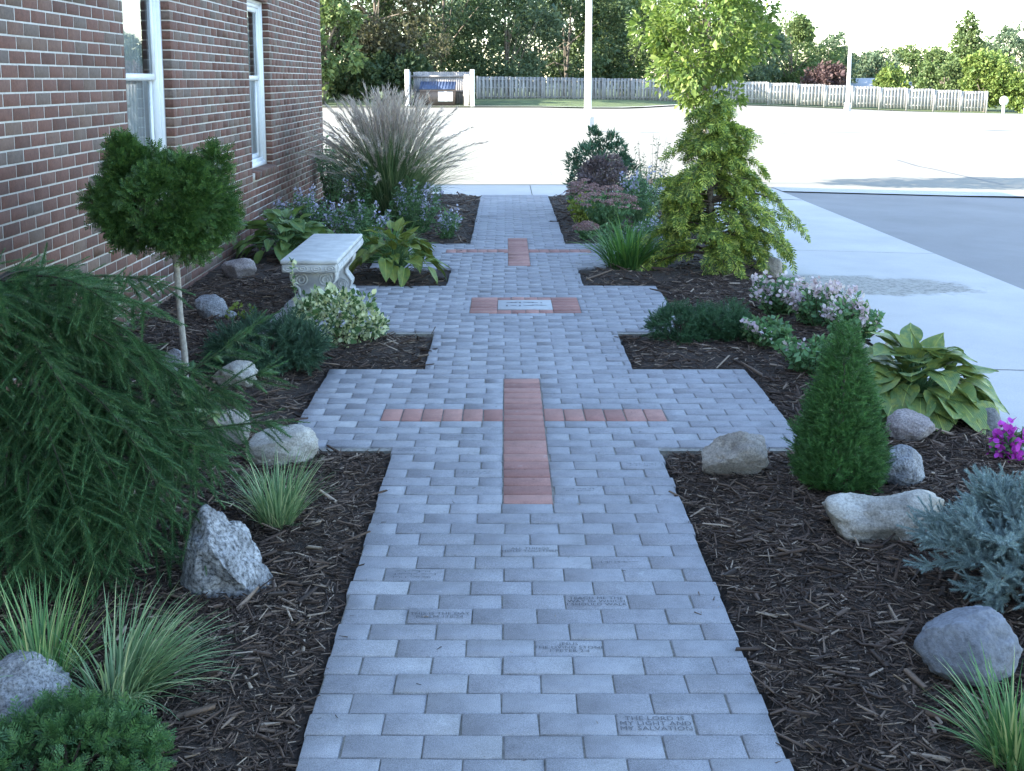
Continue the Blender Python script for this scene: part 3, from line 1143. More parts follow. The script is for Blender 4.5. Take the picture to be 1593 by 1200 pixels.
# ------------------------------------------------------------------ boulders
def boulder(name, px, py, w, dp, h, mat, label, seed, sink=.25, rz=0, rough=.16, cuts=4, xy=None, dent=0, planes=()):
    x, y = xy if xy else gpt(px, py)
    y = y + (dp * .5 if not xy else 0)
    bm = bmesh.new()
    bmesh.ops.create_icosphere(bm, subdivisions=5, radius=1)
    r = np.random.default_rng(seed)
    V = np.array([v.co[:] for v in bm.verts])
    F = np.array([[v.index for v in f.verts] for f in bm.faces])
    bm.free()
    off = seed * 7.31
    n1 = np.array([mnoise.noise((a * .9 + off, b * .9, c * .9)) for a, b, c in V])
    n2 = np.array([mnoise.noise((a * 2.3 + off, b * 2.3, c * 2.3 + 5)) for a, b, c in V])
    n3 = np.array([mnoise.noise((a * 7 + off, b * 7, c * 7)) for a, b, c in V])
    n4 = np.array([mnoise.noise((a * 18 + off, b * 18, c * 18)) for a, b, c in V])
    V = V * (1 + 1.4 * rough * n1 + .8 * rough * n2 + .16 * rough * n3 + .07 * rough * n4)[:, None]
    for q in range(cuts):                      # flattened faces
        nrm = unit(r.normal(size=(1, 3)) + [[0, 0, .3]])[0]
        lim = r.uniform(.62, .85)
        ex = np.maximum(V @ nrm - lim, 0)
        V = V - ex[:, None] * nrm * .82
    for nrm, lim in planes:
        nrm = np.array(nrm) / np.linalg.norm(nrm)
        ex = np.maximum(V @ nrm - lim - .05 * n2, 0)
        V = V - ex[:, None] * nrm * .9
    V = V + (n4 * .022 + n3 * .03)[:, None] * unit(V)
    if dent:
        ex = np.exp(-((V[:, 0]) ** 2 + (V[:, 1]) ** 2) / .18)
        V[:, 2] -= dent * ex * (V[:, 2] > 0)
    V[:, 2] -= V[:, 2].min()
    sz = V.max(0) - V.min(0)
    V[:, :2] -= (V[:, :2].max(0) + V[:, :2].min(0)) / 2
    V = V / sz * [w, dp, h / (1 - sink)]
    z = bz(x, y) if x < ZX else float(G(x, y))
    o = link(name, mesh(name, V, F, mat, True), None, (x, y, z - h / (1 - sink) * sink), (0, 0, rz))
    tag(o, label, 'boulder', 'garden boulders')
    return o


boulder('boulder', 8, 1168, .24, .22, .16, M['rock_grey'], 'black speckled grey boulder beside the low cushion shrub and arching grass', 1, .2, .5, .16, 4)
boulder('boulder', 338, 948, .30, .24, .275, M['rock_pit'], 'large jagged pitted grey rock beside the striped grass tuft under the spruce', 41, .34, .15, .34, 4, planes=[((.85, -.25, .62), .36), ((-.85, -.25, .1), .72)])
boulder('boulder', 432, 738, .31, .24, .155, M['rock_pale'], 'rounded pale boulder behind the striped grass tuft at the walkway arm', 4, .25, .2, .12, 3)
boulder('boulder', 338, 702, .25, .20, .135, M['rock_tan'], 'brownish boulder touched by upright spruce twigs, behind the pale rounded one', 5, .25, .4, .14, 4)
boulder('boulder', 362, 612, .29, .22, .13, M['rock_pale'], 'wedge-shaped boulder with pale end in front of the low juniper', 6, .25, -.5, .22, 5)
boulder('boulder', 268, 602, .16, .14, .15, M['rock_grey'], 'small upright pale grey boulder behind the thin topiary trunk', 7, .2, .2, .18, 4)
boulder('boulder', 325, 502, .23, .18, .16, M['rock_grey'], 'smooth grey boulder at the wall side of the low juniper', 8, .2, .2, .12, 3)
boulder('boulder', 357, 500, .085, .08, .05, M['rock_grey'], 'fist-sized grey stone between grey boulder and juniper', 9, .2, .2, .12, 3)
boulder('boulder', 368, 441, .29, .22, .16, M['rock_pink'], 'pinkish speckled boulder standing alone on mulch by the brick wall', 10, .2, .3, .14, 4)
boulder('boulder', 1150, 754, .28, .22, .185, M['rock_tan'], 'large tan boulder at the corner of the walkway cross arm', 21, .2, -.2, .30, 7)
boulder('boulder', 1400, 862, .48, .30, .155, M['rock_pale'], 'long pale hollowed rock between the dwarf conical spruce and the blue spruce', 12, .42, .12, .18, 4, dent=.28)
boulder('boulder', 1412, 772, .22, .2, .17, M['rock_grey'], 'grey boulder tucked between the conical spruce and long hollowed rock', 13, .15, .6, .14, 4)
boulder('boulder', 1424, 703, .22, .19, .14, M['rock_pink'], 'rounded pinkish-grey boulder in front of the big-leaved hosta', 14, .15, .2, .12, 3)
boulder('boulder', 1542, 681, .18, .16, .13, M['rock_dark'], 'dark rounded boulder at the drive end of the big-leaved hosta', 15, .15, .5, .12, 3)
boulder('boulder', 1533, 1098, .29, .24, .19, M['rock_blue'], 'large smooth blue-grey boulder below the blue spruce', 16, .15, .2, .12, 3)
boulder('boulder', 1205, 427, .16, .15, .17, M['rock_tan'], 'small tan boulder at the drive side foot of the golden cypress', 17, .15, .2, .14, 4)
boulder('boulder', 1352, 592, .13, .12, .16, M['rock_tan'], 'narrow upright tan stone between conical spruce tip and hosta', 18, .15, .2, .14, 4)


# ------------------------------------------------------------------ concrete bench
bx_, by0, by1 = -1.42, 7.62, 8.98
bench = empty('garden_bench', (bx_, by0, 0))
tag(bench, 'cast concrete garden bench with scrolled pedestals beside the walkway', 'bench')
mb = MB(); mb.bevbox(-.195, .195, 0, by1 - by0, .405, .435, .010)
mb.bevbox(-.188, .188, .007, by1 - by0 - .007, .345, .4055, .014)
seat = mb.build('seat', M['bench'], bench)


def torus(cx, cz, y, r0, r1, sx=1.0, seg=20, ax='y'):
    a = np.linspace(0, 2 * np.pi, seg + 1)
    Pp = np.stack([cx + r0 * sx * np.cos(a), np.full_like(a, y), cz + r0 * np.sin(a)], 1)
    return tube(Pp, r1, 5, False)


for k in range(4):
    mb = MB()
    cx = -.142 + .0945 * k
    mb.add(*torus(cx, .376, .008, .020, .0055, 1.7)); mb.add(*torus(cx, .376, .007, .009, .006, 1.7, 14))
    mb.build('carved_oval', M['bench'], seat, True)
for k in range(26):                           # reeded long edge
    mb = MB(); y = .03 + k * .0515
    mb.tube([(.188, y, .352), (.197, y + .008, .375), (.188, y + .014, .402)], .010, 6)
    mb.build('carved_reed', M['bench'], seat, True)
prof = [(.085, 0), (.155, 0), (.158, .045), (.128, .055), (.140, .085), (.145, .11), (.120, .145), (.098, .175), (.100, .21), (.128, .235), (.152, .265), (.160, .30), (.150, .33), (.120, .346)]
for yc in (.22, 1.12):
    ring = [(-.085, 0)] + prof[0:]
    right = prof[1:]
    poly = [(x, z) for x, z in right] + [(-x, z) for x, z in reversed(right)]
    n = len(poly)
    th = .06
    V = [(x, yc - th, z) for x, z in poly] + [(x, yc + th, z) for x, z in poly]
    mb = MB()
    half = len(right)
    # faces as strips between the right and the mirrored left outline
    Fq = []
    for i in range(half - 1):
        Fq.append((i, i + 1, n - 2 - i, n - 1 - i))
        Fq.append((n + i + 1, n + i, 2 * n - 1 - i, 2 * n - 2 - i))
    for i in range(n):
        k = (i + 1) % n
        Fq.append((i, n + i, n + k, k))
    mb.add(V, np.array(Fq))
    leg = mb.build('pedestal', M['bench'], bench)
    sp = MB()
    for s in (-1, 1):
        for (cx, cz, r0) in [(.085, .272, .05), (.072, .085, .042)]:
            a = np.linspace(0, 4.4 * np.pi, 46)
            rr = np.linspace(r0, .010, 46)
            sp.add(*tube(np.stack([s * (cx + rr * np.cos(a)), np.full_like(a, yc - th - .001), cz + rr * np.sin(a)], 1), .0075, 5))
        zz = np.array([p[1] for p in prof[2:]]); xx = np.array([p[0] for p in prof[2:]])
        for yy in (yc - th, yc + th):
            sp.add(*tube(np.stack([s * xx * .97, np.full_like(zz, yy), zz], 1), .010, 6))
    sp.build('scroll_carving', M['bench'], leg, True)
    mb = MB(); mb.bevbox(-.18, .18, yc - .085, yc + .085, -.01, .028, .008)
    mb.build('foot_slab', M['bench'], leg)


# ------------------------------------------------------------------ plants
def crown(n, C, Rd, lobes, lr, up=.15, surf=.55, zmin=None, squash=1.0):
    """points on the shells of many small lobes spread over an ellipsoid, with outward directions"""
    C = np.asarray(C, float); Rd = np.asarray(Rd, float)
    u = rdir(lobes)
    rad = rng.uniform(surf, 1.0, lobes) ** .6
    L = C + u * Rd * rad[:, None]
    lsz = lr * rng.uniform(.6, 1.3, lobes)
    k = rng.integers(0, lobes, n)
    d = unit(rdir(n) + unit((L - C)[k] / Rd) * .55)
    P = L[k] + d * lsz[k][:, None] * rng.uniform(.55, 1.05, (n, 1)) * np.array([1, 1, squash])
    D = unit(d + rdir(n) * .45 + [0, 0, up])
    if zmin is not None:
        m_ = P[:, 2] > zmin
        P, D = P[m_], D[m_]
    return P, D


def shrub(name, loc, label, cat, P, D, T, s, mat, group=None, sv=.25, stems=None, part_name='crown', wide=None):
    e = empty(name, loc)
    tag(e, label, cat, group)
    mb = MB()
    Ts = T if isinstance(T, list) else [T]
    k = rng.integers(0, len(Ts), len(P))
    for i, tt in enumerate(Ts):
        q = k == i
        if q.sum() == 0: continue
        mb.add(*scatter(tt, P[q], D[q], s * np.exp(rng.normal(size=q.sum()) * sv), rng.uniform(0, 6.28, q.sum())))
    mb.build(part_name, mat, e)
    if stems: stems(e)
    return e


def simple_stems(n, h, spread, r0, mat, name='stems'):
    def f(e):
        mb = MB()
        for i in range(n):
            a = rng.uniform(0, 6.28); s = spread * math.sqrt(rng.uniform(.05, 1))
            P = [(0, 0, -.03), (s * .35 * math.cos(a), s * .35 * math.sin(a), h * .45), (s * math.cos(a), s * math.sin(a), h * rng.uniform(.75, 1))]
            mb.tube(P, [r0, r0 * .7, r0 * .3], 5)
        mb.build(name, mat, e)
    return f


# -- weeping spruce on the left
def weeping_spruce():
    x, y = -1.63, 3.78
    e = empty('weeping_spruce', (x, y, bz(x, y)))
    tag(e, 'large dark weeping spruce with drooping branches filling the bed by the wall', 'spruce')
    lead = np.array([(0.06, -.12, -.05), (.06, -.10, .15), (.03, -.08, .34), (-.02, -.06, .52), (-.10, -.02, .70), (-.16, .02, .84), (-.20, .05, .92)])
    mb = MB(); mb.tube(lead, [.022, .02, .018, .017, .014, .010, .005], 8)
    mb.build('trunk', M['bark_pale'], e, True)
    P, D, S = [], [], []
    wood = MB()
    up = np.array([0, 0, 1.0])

    def brush(p, d, L):
        """a branchlet clothed in needles: short bristled lengths along a slightly drooping line"""
        q, d = p.copy(), unit(d[None])[0]
        n = max(1, int(round(L / .055)))
        for k in range(n):
            P.append(q.copy()); D.append(d.copy()); S.append(rng.uniform(.092, .118))
            q = q + d * .055
            d = unit((d + np.array([0, 0, -.13]) + rng.normal(size=3) * .05)[None])[0]
            if q[2] < .035: break

    def bough(start, az, L, rise, droop, nseg=14, dens=1.0):
        p = np.array(start, float); ang = rise
        pts = [p.copy()]; step = L / nseg; wig = rng.normal() * .3
        for i in range(nseg):
            t = i / nseg
            out = np.array([math.cos(az + wig * t), math.sin(az + wig * t), 0])
            dv = out * math.cos(ang) + up * math.sin(ang)
            p = p + dv * step
            if p[2] < .05: break
            pts.append(p.copy())
            ang -= droop / nseg * (1.3 - .5 * t)
            side = np.array([-out[1], out[0], 0])
            if t > .1:
                for sd in (-1, 1):
                    if rng.uniform() < .80 * dens:
                        d = dv * rng.uniform(.35, .9) + side * sd * rng.uniform(.45, 1.0) - up * rng.uniform(.0, .75)
                        brush(p, d, rng.uniform(.07, .20) * (1.15 - .5 * t))
                if rng.uniform() < .35: brush(p, dv + up * rng.uniform(.1, .5), rng.uniform(.05, .10))
                P.append(p - dv * step); D.append(dv); S.append(.08)
        brush(p, dv, rng.uniform(.08, .14))
        if len(pts) > 2: wood.tube(np.array(pts), np.linspace(.0055, .0015, len(pts)), 4)

    def lp(t):
        f = t * (len(lead) - 1); k = min(int(f), len(lead) - 2)
        return lead[k] + (lead[k + 1] - lead[k]) * (f - k)
    for i in range(70):
        t = rng.uniform(.22, 1)
        az = rng.uniform(0, 2 * np.pi) if i % 3 else rng.normal() * 1.0 - .7
        L = (.66 - .30 * max(0, t - .5)) * rng.uniform(.65, 1.1)
        bough(lp(t), az, L, rng.uniform(.0, .5) if t > .5 else rng.uniform(-.2, .3), rng.uniform(.7, 1.5))
    # long boughs reaching over the boulders and the front of the bed
    for (az, t, L, rise, dr) in [(-.15, .45, .64, .30, .85), (-.45, .5, .64, .25, .95), (.1, .55, .64, .2, .9), (-.8, .4, .64, .2, .8), (.35, .6, .68, .35, 1.0), (-.65, .6, .78, .2, 1.0),
                                 (-1.2, .5, .70, .2, .9), (-1.5, .4, .66, .2, .8), (-1.0, .7, .74, .3, 1.2), (-1.8, .6, .7, .2, 1.0), (.22, .3, .72, .45, .15), (.36, .32, .76, .52, .05), (.08, .3, .7, .35, .3),
                                 (-.3, .75, .64, .3, 1.3), (0, .8, .6, .3, 1.2), (-1.3, .3, .62, .3, .8), (-.95, .25, .6, .3, .7), (-1.7, .3, .6, .3, .8), (-1.15, .42, .6, .1, 1.2), (-1.45, .55, .62, .15, 1.3), (-.75, .5, .62, .1, 1.3), (-1.6, .7, .6, .25, 1.4)]:
        bough(lp(t), az, L, rise, dr, 16, 1.1)
    for (dx, dz) in [(-.30, .78), (-.20, .88), (-.08, .84), (.06, .74), (.16, .70), (.26, .64)]:
        bough((dx, .03, dz - .04), rng.uniform(0, 6.28), .17, 1.15, .3, 5, .8)
    P, D, S = np.array(P), np.array(D), np.array(S)
    mb = MB()
    k = rng.integers(0, 3, len(P))
    for i in range(3):
        q = k == i
        mb.add(*scatter(T_TWIG[i], P[q], D[q], S[q], rng.uniform(0, 6.28, q.sum())))
    mb.build('crown', M['spruce'], e)
    wood.build('branches', M['twig_dark'], e)
    print('spruce brushes', len(P))


weeping_spruce()


# -- pom-pom standard by the first window
def topiary():
    x, y = gpt(288, 618)
    z = bz(x, y)
    e = empty('topiary_tree', (x, y, z))
    tag(e, 'pom-pom topiary conifer on a thin pale trunk before the near window', 'topiary')
    mb = MB()
    mb.tube([(0, 0, -.04), (.008, 0, .18), (-.006, .0, .40), (-.012, 0, .62), (-.03, 0, .80)], [.021, .018, .016, .017, .014], 8)
    mb.build('trunk', M['bark_pale'], e, True)
    zc = 1.0 - z
    P1, D1 = crown(8200, (-.05, 0, zc), (.270, .26, .190), 62, .095, .1, .80)
    P2, D2 = crown(1500, (-.24, 0, zc + .20), (.06, .07, .14), 18, .062, .5, .4)
    P3, D3 = crown(260, (.20, 0, zc + .21), (.04, .04, .06), 5, .04, .5, .4)
    P4, D4 = crown(240, (-.40, 0, zc + .06), (.03, .04, .05), 5, .04, .3, .4)
    P5, D5 = crown(1200, (-.05, 0, zc), (.22, .21, .14), 30, .08, .1, .6)
    P = np.concatenate([P1, P2, P3, P4, P5]); D = np.concatenate([D1, D2, D3, D4, D5])
    mb = MB()
    k = rng.integers(0, 3, len(P))
    for i in range(3):
        q = k == i
        mb.add(*scatter(T_SPRAY[i], P[q], D[q], .046 * np.exp(rng.normal(size=q.sum()) * .22), rng.uniform(0, 6.28, q.sum())))
    mb.build('crown', M['hinoki'], e)
    mb = MB()
    for i in range(24):
        d = rdir(1, .3)[0] * [.28, .27, .19]
        mb.tube([(-.03, 0, .76), (d[0] * .4 - .04, d[1] * .4, zc - .05 + d[2] * .3), (d[0] - .05, d[1], zc + d[2])], [.008, .005, .002], 5)
    mb.build('branches', M['twig'], e)


topiary()

# -- low junipers and mounds
def mound(name, px, py, rx, ry, h, label, cat, mat, T, s, n, lobes, lr, group=None, back=None, xy=None, sv=.25, up=.3):
    x, y = xy if xy else gpt(px, py)
    if not xy: y += ry * (.8 if back is None else back)
    P, D = crown(n, (0, 0, h * .45), (rx, ry, h * .52), lobes, lr, up, .6, .005)
    return shrub(name, (x, y, bz(x, y)), label, cat, P, D, T, s, mat, group, sv, simple_stems(9, h * .8, rx * .7, .006, M['twig']))


mound('low_juniper', 402, 590, .30, .24, .24, 'low spreading blue-green juniper in front of the concrete bench', 'juniper', M['juniper'], T_FUZZ, .06, 2600, 60, .055)
mound('clipped_shrub', 1062, 538, .155, .15, .19, 'rounded dark evergreen mound nearest the walkway corner, first of a touching pair', 'shrub', M['yew'], T_FUZZ, .045, 1900, 60, .04, 'pair of evergreen mounds')
mound('clipped_shrub', 1128, 536, .145, .14, .19, 'rounded dark evergreen mound beside the white flowers, second of a touching pair', 'shrub', M['yew'], T_FUZZ, .045, 1700, 60, .04, 'pair of evergreen mounds')
mound('cushion_shrub', 92, 1262, .20, .16, .125, 'low bright green cushion shrub at the foot of the speckled boulder', 'shrub', M['moss'], T_SPRAY, .032, 3600, 130, .035, None, .4)


# -- variegated euonymus with a climbing shoot
x, y = -1.14, 7.02
P, D = crown(3000, (0, 0, .14), (.28, .22, .17), 80, .06, .3, .5, .01)
e = shrub('euonymus_shrub', (x, y, bz(x, y)), 'cream and green variegated shrub spilling in front of the bench pedestal', 'shrub', P, D, T_ROUND, .029, M['varieg'], None, .25, simple_stems(14, .26, .24, .004, M['twig']))
sh = np.array([(-.22, .05, .1), (-.27, .10, .22), (-.31, .18, .34), (-.33, .28, .42), (-.34, .36, .47)])
mb = MB(); mb.tube(sh, .003, 5)
for i in range(54):
    t = rng.uniform(0, 1) * 3.999; k = int(t)
    p = sh[k] + (sh[k + 1] - sh[k]) * (t - k)
    mb.add(*scatter(T_ROUND, p[None] + rng.normal(size=(1, 3)) * .006, rdir(1, .2), .034))
mb.build('climbing_shoot', M['varieg'], e)
x, y = gpt(372, 497)
P, D = crown(160, (0, 0, .03), (.10, .08, .04), 12, .03, .4, .4, .005)
shrub('yellow_groundcover', (x, y, bz(x, y)), 'small patch of yellow-green creeping leaves above the low juniper', 'groundcover', P, D, T_ROUND, .03, M['yellow_leaf'], None, .2, simple_stems(5, .05, .1, .002, M['twig']))


# -- dwarf conical spruce
def conical():
    x, y = gpt(1322, 790); y += .16
    h, rb = .645, .188
    n = 6200
    t = 1 - np.sqrt(rng.uniform(0, 1, n))
    t = np.clip(t * 1.02, 0, 1)
    a = rng.uniform(0, 2 * np.pi, n)
    bumpn = np.array([mnoise.noise((math.cos(b) * 2.2, math.sin(b) * 2.2, c * 5)) for b, c in zip(a, t)])
    fine = np.array([mnoise.noise((math.cos(b) * 6, math.sin(b) * 6, c * 14)) for b, c in zip(a, t)])
    prof_ = rb * (1 - t) ** .82 * (1 - .35 * np.exp(-t * 14)) + .012
    rr = prof_ * (1 + .20 * bumpn + .20 * fine) * rng.uniform(.72, 1.0, n)
    P = np.stack([rr * np.cos(a), rr * np.sin(a), .015 + t * h], 1)
    D = unit(np.stack([np.cos(a), np.sin(a), np.full(n, .75)], 1) + rng.normal(size=(n, 3)) * .4)
    def st(e):
        mb = MB(); mb.tube([(0, 0, -.03), (0, 0, .2), (0, 0, h * .9)], [.016, .012, .003], 6); mb.build('trunk', M['bark'], e)
    shrub('conical_spruce', (x, y, bz(x, y)), 'dwarf conical green spruce standing between boulders and the walkway arm', 'spruce', P, D, T_FUZZ, .034, M['alberta'], None, .2, st)


conical()


# -- blue spruce at the drive side
def blue_spruce():
    x, y = 1.585, 3.40
    z = bz(x, y)
    e = empty('blue_spruce', (x, y, z))
    tag(e, 'silvery blue dwarf spruce with stiff branches beside the drive', 'spruce')
    P, D, S = [], [], []
    wood = MB()
    for i in range(96):
        az = rng.uniform(0, 2 * np.pi); el = rng.uniform(-.05, 1.2)
        L = rng.uniform(.24, .37) * (1 - .05 * el)
        d = np.array([math.cos(az) * math.cos(el), math.sin(az) * math.cos(el), math.sin(el)])
        st = np.array([0, 0, .05 + .1 * rng.uniform()])
        ns = 9
        pts = [st]
        for k in range(ns):
            t = (k + 1) / ns
            p = st + d * L * t + np.array([0, 0, -.05 * t * t])
            pts.append(p)
            if t > .25:
                for q in range(6):
                    side = unit(rdir(1) - (rdir(1) @ d) * 0)[0]
                    tw = unit((d * .9 + side * .75 + np.array([0, 0, .15]))[None])[0]
                    P.append(p); D.append(tw); S.append(rng.uniform(.05, .085))
        P.append(pts[-1]); D.append(d); S.append(.085)
        wood.tube(np.array(pts), np.linspace(.007, .002, len(pts)), 4)
    P, D, S = np.array(P), np.array(D), np.array(S)
    q = P[:, 2] > .02
    P, D, S = P[q], D[q], S[q]
    mb = MB(); k = rng.integers(0, 3, len(P))
    for i in range(3):
        q = k == i
        mb.add(*scatter(T_BLUE[i], P[q], D[q], S[q], rng.uniform(0, 6.28, q.sum())))
    mb.build('crown', M['bluespruce'], e)
    wood.build('branches', M['twig'], e)


blue_spruce()


# -- grass tufts
def tuft(name, x, y, n, br, L, lean, droop, w, mat, label, group=None, az=None):
    e = empty(name, (x, y, bz(x, y)))
    tag(e, label, 'grass', group)
    V, F, _ = blades(n, br, L, lean, droop, w, 6, az)
    link('blades', mesh('blades', V, F, mat), e)
    V, F, _ = blades(max(20, n // 6), br * .9, (L[0] * .3, L[1] * .45), (.2, 1.2), (.2, 1.0), w, 4)
    link('basal_leaves', mesh('basal_leaves', V, F, mat), e)
    return e


GT = 'striped grass tufts edging the beds'
x, y = gpt(428, 835); tuft('grass_tuft', x, y + .05, 300, .055, (.17, .30), (.05, .75), (.25, .9), .0048, M['fescue'], 'pale striped grass tuft beside the tall pitted boulder', GT)
x, y = gpt(60, 1120); tuft('grass_tuft', x - .02, y + .09, 190, .06, (.18, .32), (.05, .7), (.2, .9), .0056, M['liriope'], 'upright green grass tuft behind the black speckled boulder', GT)
x, y = gpt(165, 1125); tuft('grass_tuft', x, y + .06, 300, .07, (.18, .33), (.25, 1.05), (.5, 1.35), .0052, M['fescue'], 'wide arching striped grass tuft spreading toward the walkway', GT, np.concatenate([rng.normal(.35, .75, 210), rng.uniform(0, 6.28, 90)]))
x, y = gpt(1592, 1225); tuft('grass_tuft', x, y + .05, 240, .055, (.16, .28), (.1, .85), (.3, .9), .0058, M['liriope'], 'striped grass tuft below the large blue-grey boulder', GT)


# -- hostas: every leaf is an object of its own
def hosta_leaf_mesh(seed, wd):
    r = np.random.default_rng(seed)
    nu, nv = 9, 7
    V = []
    for i in range(nu):
        t = i / (nu - 1)
        w = wd * (math.sin(math.pi * min(1, t * .93 + .07) ** .72)) ** .8 * (1 if t < .98 else .02) + .002
        w *= (1 - t ** 6 * .6)
        for j in range(nv):
            s = (j / (nv - 1) - .5) * 2
            z = .10 * abs(s) ** 1.3 * (w / wd) - .28 * t * t + .03 * math.sin(t * 9 + s * 3 + seed) * abs(s) + .012 * math.cos(s * 9) * (1 - t)
            back = -.07 * (1 - t) ** 6 * abs(s) ** .8
            V.append((s * w, t + back, z))
    F = [(i * nv + j, i * nv + j + 1, (i + 1) * nv + j + 1, (i + 1) * nv + j) for i in range(nu - 1) for j in range(nv - 1)]
    return np.array(V), np.array(F)


def hosta(name, px, py, label, mat, n, leafL, spread, h, wd=.34, xy=None, group='hostas'):
    x, y = xy if xy else gpt(px, py)
    z = bz(x, y) if x < ZX else float(G(x, y))
    e = empty(name, (x, y, z))
    tag(e, label, 'hosta', group)
    MS = [mesh('leaf', *hosta_leaf_mesh(q, wd * (1 + .12 * (q - 1))), mat, True) for q in range(4)]
    st = MB()
    for i in range(n):
        t = ((i + .5) / n)
        az = i * 2.399 + rng.normal() * .25
        rr = spread * (.15 + .72 * t) * rng.uniform(.85, 1.1)
        zz = h * (1.02 - .62 * t ** 1.3) * rng.uniform(.55, 1.12)
        p = np.array([rr * math.cos(az), rr * math.sin(az), max(.03, zz)])
        L = rng.uniform(*leafL) * (.8 + .3 * t)
        el = R(42) - R(80) * t + rng.normal() * .30       # outer leaves droop
        d = np.array([math.cos(az + rng.normal() * .25) * math.cos(el), math.sin(az + rng.normal() * .25) * math.cos(el), math.sin(el)])
        Mx = frames(d[None], np.array([rng.normal() * .25]))[0]
        from mathutils import Matrix
        m4 = Matrix([list(Mx[0]) + [0], list(Mx[1]) + [0], list(Mx[2]) + [0], [0, 0, 0, 1]])
        o = link('leaf', MS[int(rng.integers(0, 4))], e)
        o.matrix_local = Matrix.Translation(p) @ m4 @ Matrix.Scale(L, 4)
        st.tube([(0, 0, -.01), tuple(p * [.45, .45, .8] + [0, 0, .02]), tuple(p)], [.005, .004, .003], 5)
    st.build('leaf_stalks', M['sedum_leaf'], e)
    return e


hosta('hosta', 0, 0, 'big-leaved yellow-green hosta beside the drive behind the rounded boulder', M['hosta_big'], 120, (.12, .18), .37, .31, .50, (1.90, 5.42))
hosta('hosta', 0, 0, 'glossy hosta at the far end of the bench, between bench and walkway', M['hosta_yellow'], 90, (.13, .19), .38, .36, .30, (-1.02, 9.42))
hosta('hosta', 0, 0, 'green hosta against the wall behind the bench', M['hosta_green'], 84, (.15, .23), .46, .36, .30, (-2.08, 10.3))
hosta('hosta', 0, 0, 'hosta with pale variegated leaves half hidden under the weeping spruce', M['hosta_var'], 26, (.085, .13), .17, .17, .32, (-1.50, 5.02))


# -- tall plumed grass
def tall_grass():
    x, y = -1.43, 13.1
    e = empty('plume_grass', (x, y, bz(x, y)))
    tag(e, 'tall ornamental grass with silvery mauve plumes near the building corner', 'grass')
    V, F, _ = blades(1900, .20, (.65, 1.40), (.02, .75), (.35, 1.7), .011, 7)
    link('blades', mesh('blades', V, F, M['miscanthus']), e)
    n = 300
    az = rng.uniform(0, 2 * np.pi, n)
    # stems end in feathery plumes
    st, pl = MB(), MB()
    for i in range(n):
        le = abs(rng.normal()) * .29
        if i % 5 == 0: le = rng.uniform(.35, .75)
        L = rng.uniform(1.05, 1.55) * (1 - .1 * le)
        out = np.array([math.cos(az[i]), math.sin(az[i]), 0])
        p = out * .12 * rng.uniform(); ang = le * .55
        pts = [p]
        for k in range(9):
            p = p + (out * math.sin(ang) + np.array([0, 0, math.cos(ang)])) * L / 9
            ang += le * .16 + (.05 if k > 5 else 0)
            pts.append(p)
        pts = np.array(pts)
        st.tube(pts[:9], np.linspace(.003, .0015, 9), 3, False)
        m_ = 80
        t = rng.uniform(6.0, 9, m_); k = np.minimum(t.astype(int), 8)
        q = pts[k] + (pts[k + 1] - pts[k]) * (t - k)[:, None]
        ax = unit(pts[k + 1] - pts[k])
        D = unit(ax * 1.0 + rdir(m_) * .38 + np.array([0, 0, -.1]))
        T = (np.array([(-.05, 0, 0), (.05, 0, 0), (0, 1, 0)]), [np.array([(0, 1, 2)])])
        pl.add(*scatter(T, q, D, rng.uniform(.045, .10, m_), rng.uniform(0, 6.28, m_)))
    st.build('flower_stems', M['miscanthus'], e)
    pl.build('plumes', M['plume'], e)


tall_grass()


# -- flowering perennials
def perennial(name, x, y, h, r, label, leafmat, flowmat, nst, nflow, fl=.028, fh=.16, group=None, leaf=.06, cat='flowers', T=T_LEAFN, z=None):
    e = empty(name, (x, y, bz(x, y) if z is None else z))
    tag(e, label, cat, group)
    lf, fw, sm = MB(), MB(), MB()
    for i in range(nst):
        a = rng.uniform(0, 6.28); s = r * math.sqrt(rng.uniform(0, 1)); hh = h * rng.uniform(.6, 1.0) * (1 - .25 * (s / r) ** 2)
        P = np.array([(s * .3 * math.cos(a), s * .3 * math.sin(a), -.01), (s * .7 * math.cos(a), s * .7 * math.sin(a), hh * .5), (s * math.cos(a), s * math.sin(a), hh)])
        sm.tube(P, [.003, .0025, .0015], 3, False)
        m_ = 22
        t = rng.uniform(.1, 1.9, m_); k = t.astype(int)
        q = P[k] + (P[k + 1] - P[k]) * (t - k)[:, None]
        D = unit(rdir(m_, .35) * [1, 1, .7])
        lf.add(*scatter(T, q, D, leaf * rng.uniform(.6, 1.2, m_), rng.uniform(0, 6.28, m_)))
        if i < nflow:
            m_ = 26
            t = rng.uniform(1 - fh / max(hh, .05) * 2, 1.08, m_)
            q = P[1] + (P[2] - P[1]) * t[:, None] + rng.normal(size=(m_, 3)) * fl * .45
            fw.add(*scatter(T_ROUND, q, rdir(m_, .2), fl * rng.uniform(.6, 1.1, m_), rng.uniform(0, 6.28, m_)))
    sm.build('stems', M['twig'] if leafmat is not M['perennial'] else leafmat, e)
    lf.build('leaves', leafmat, e)
    if nflow: fw.build('blossoms', flowmat, e)
    return e


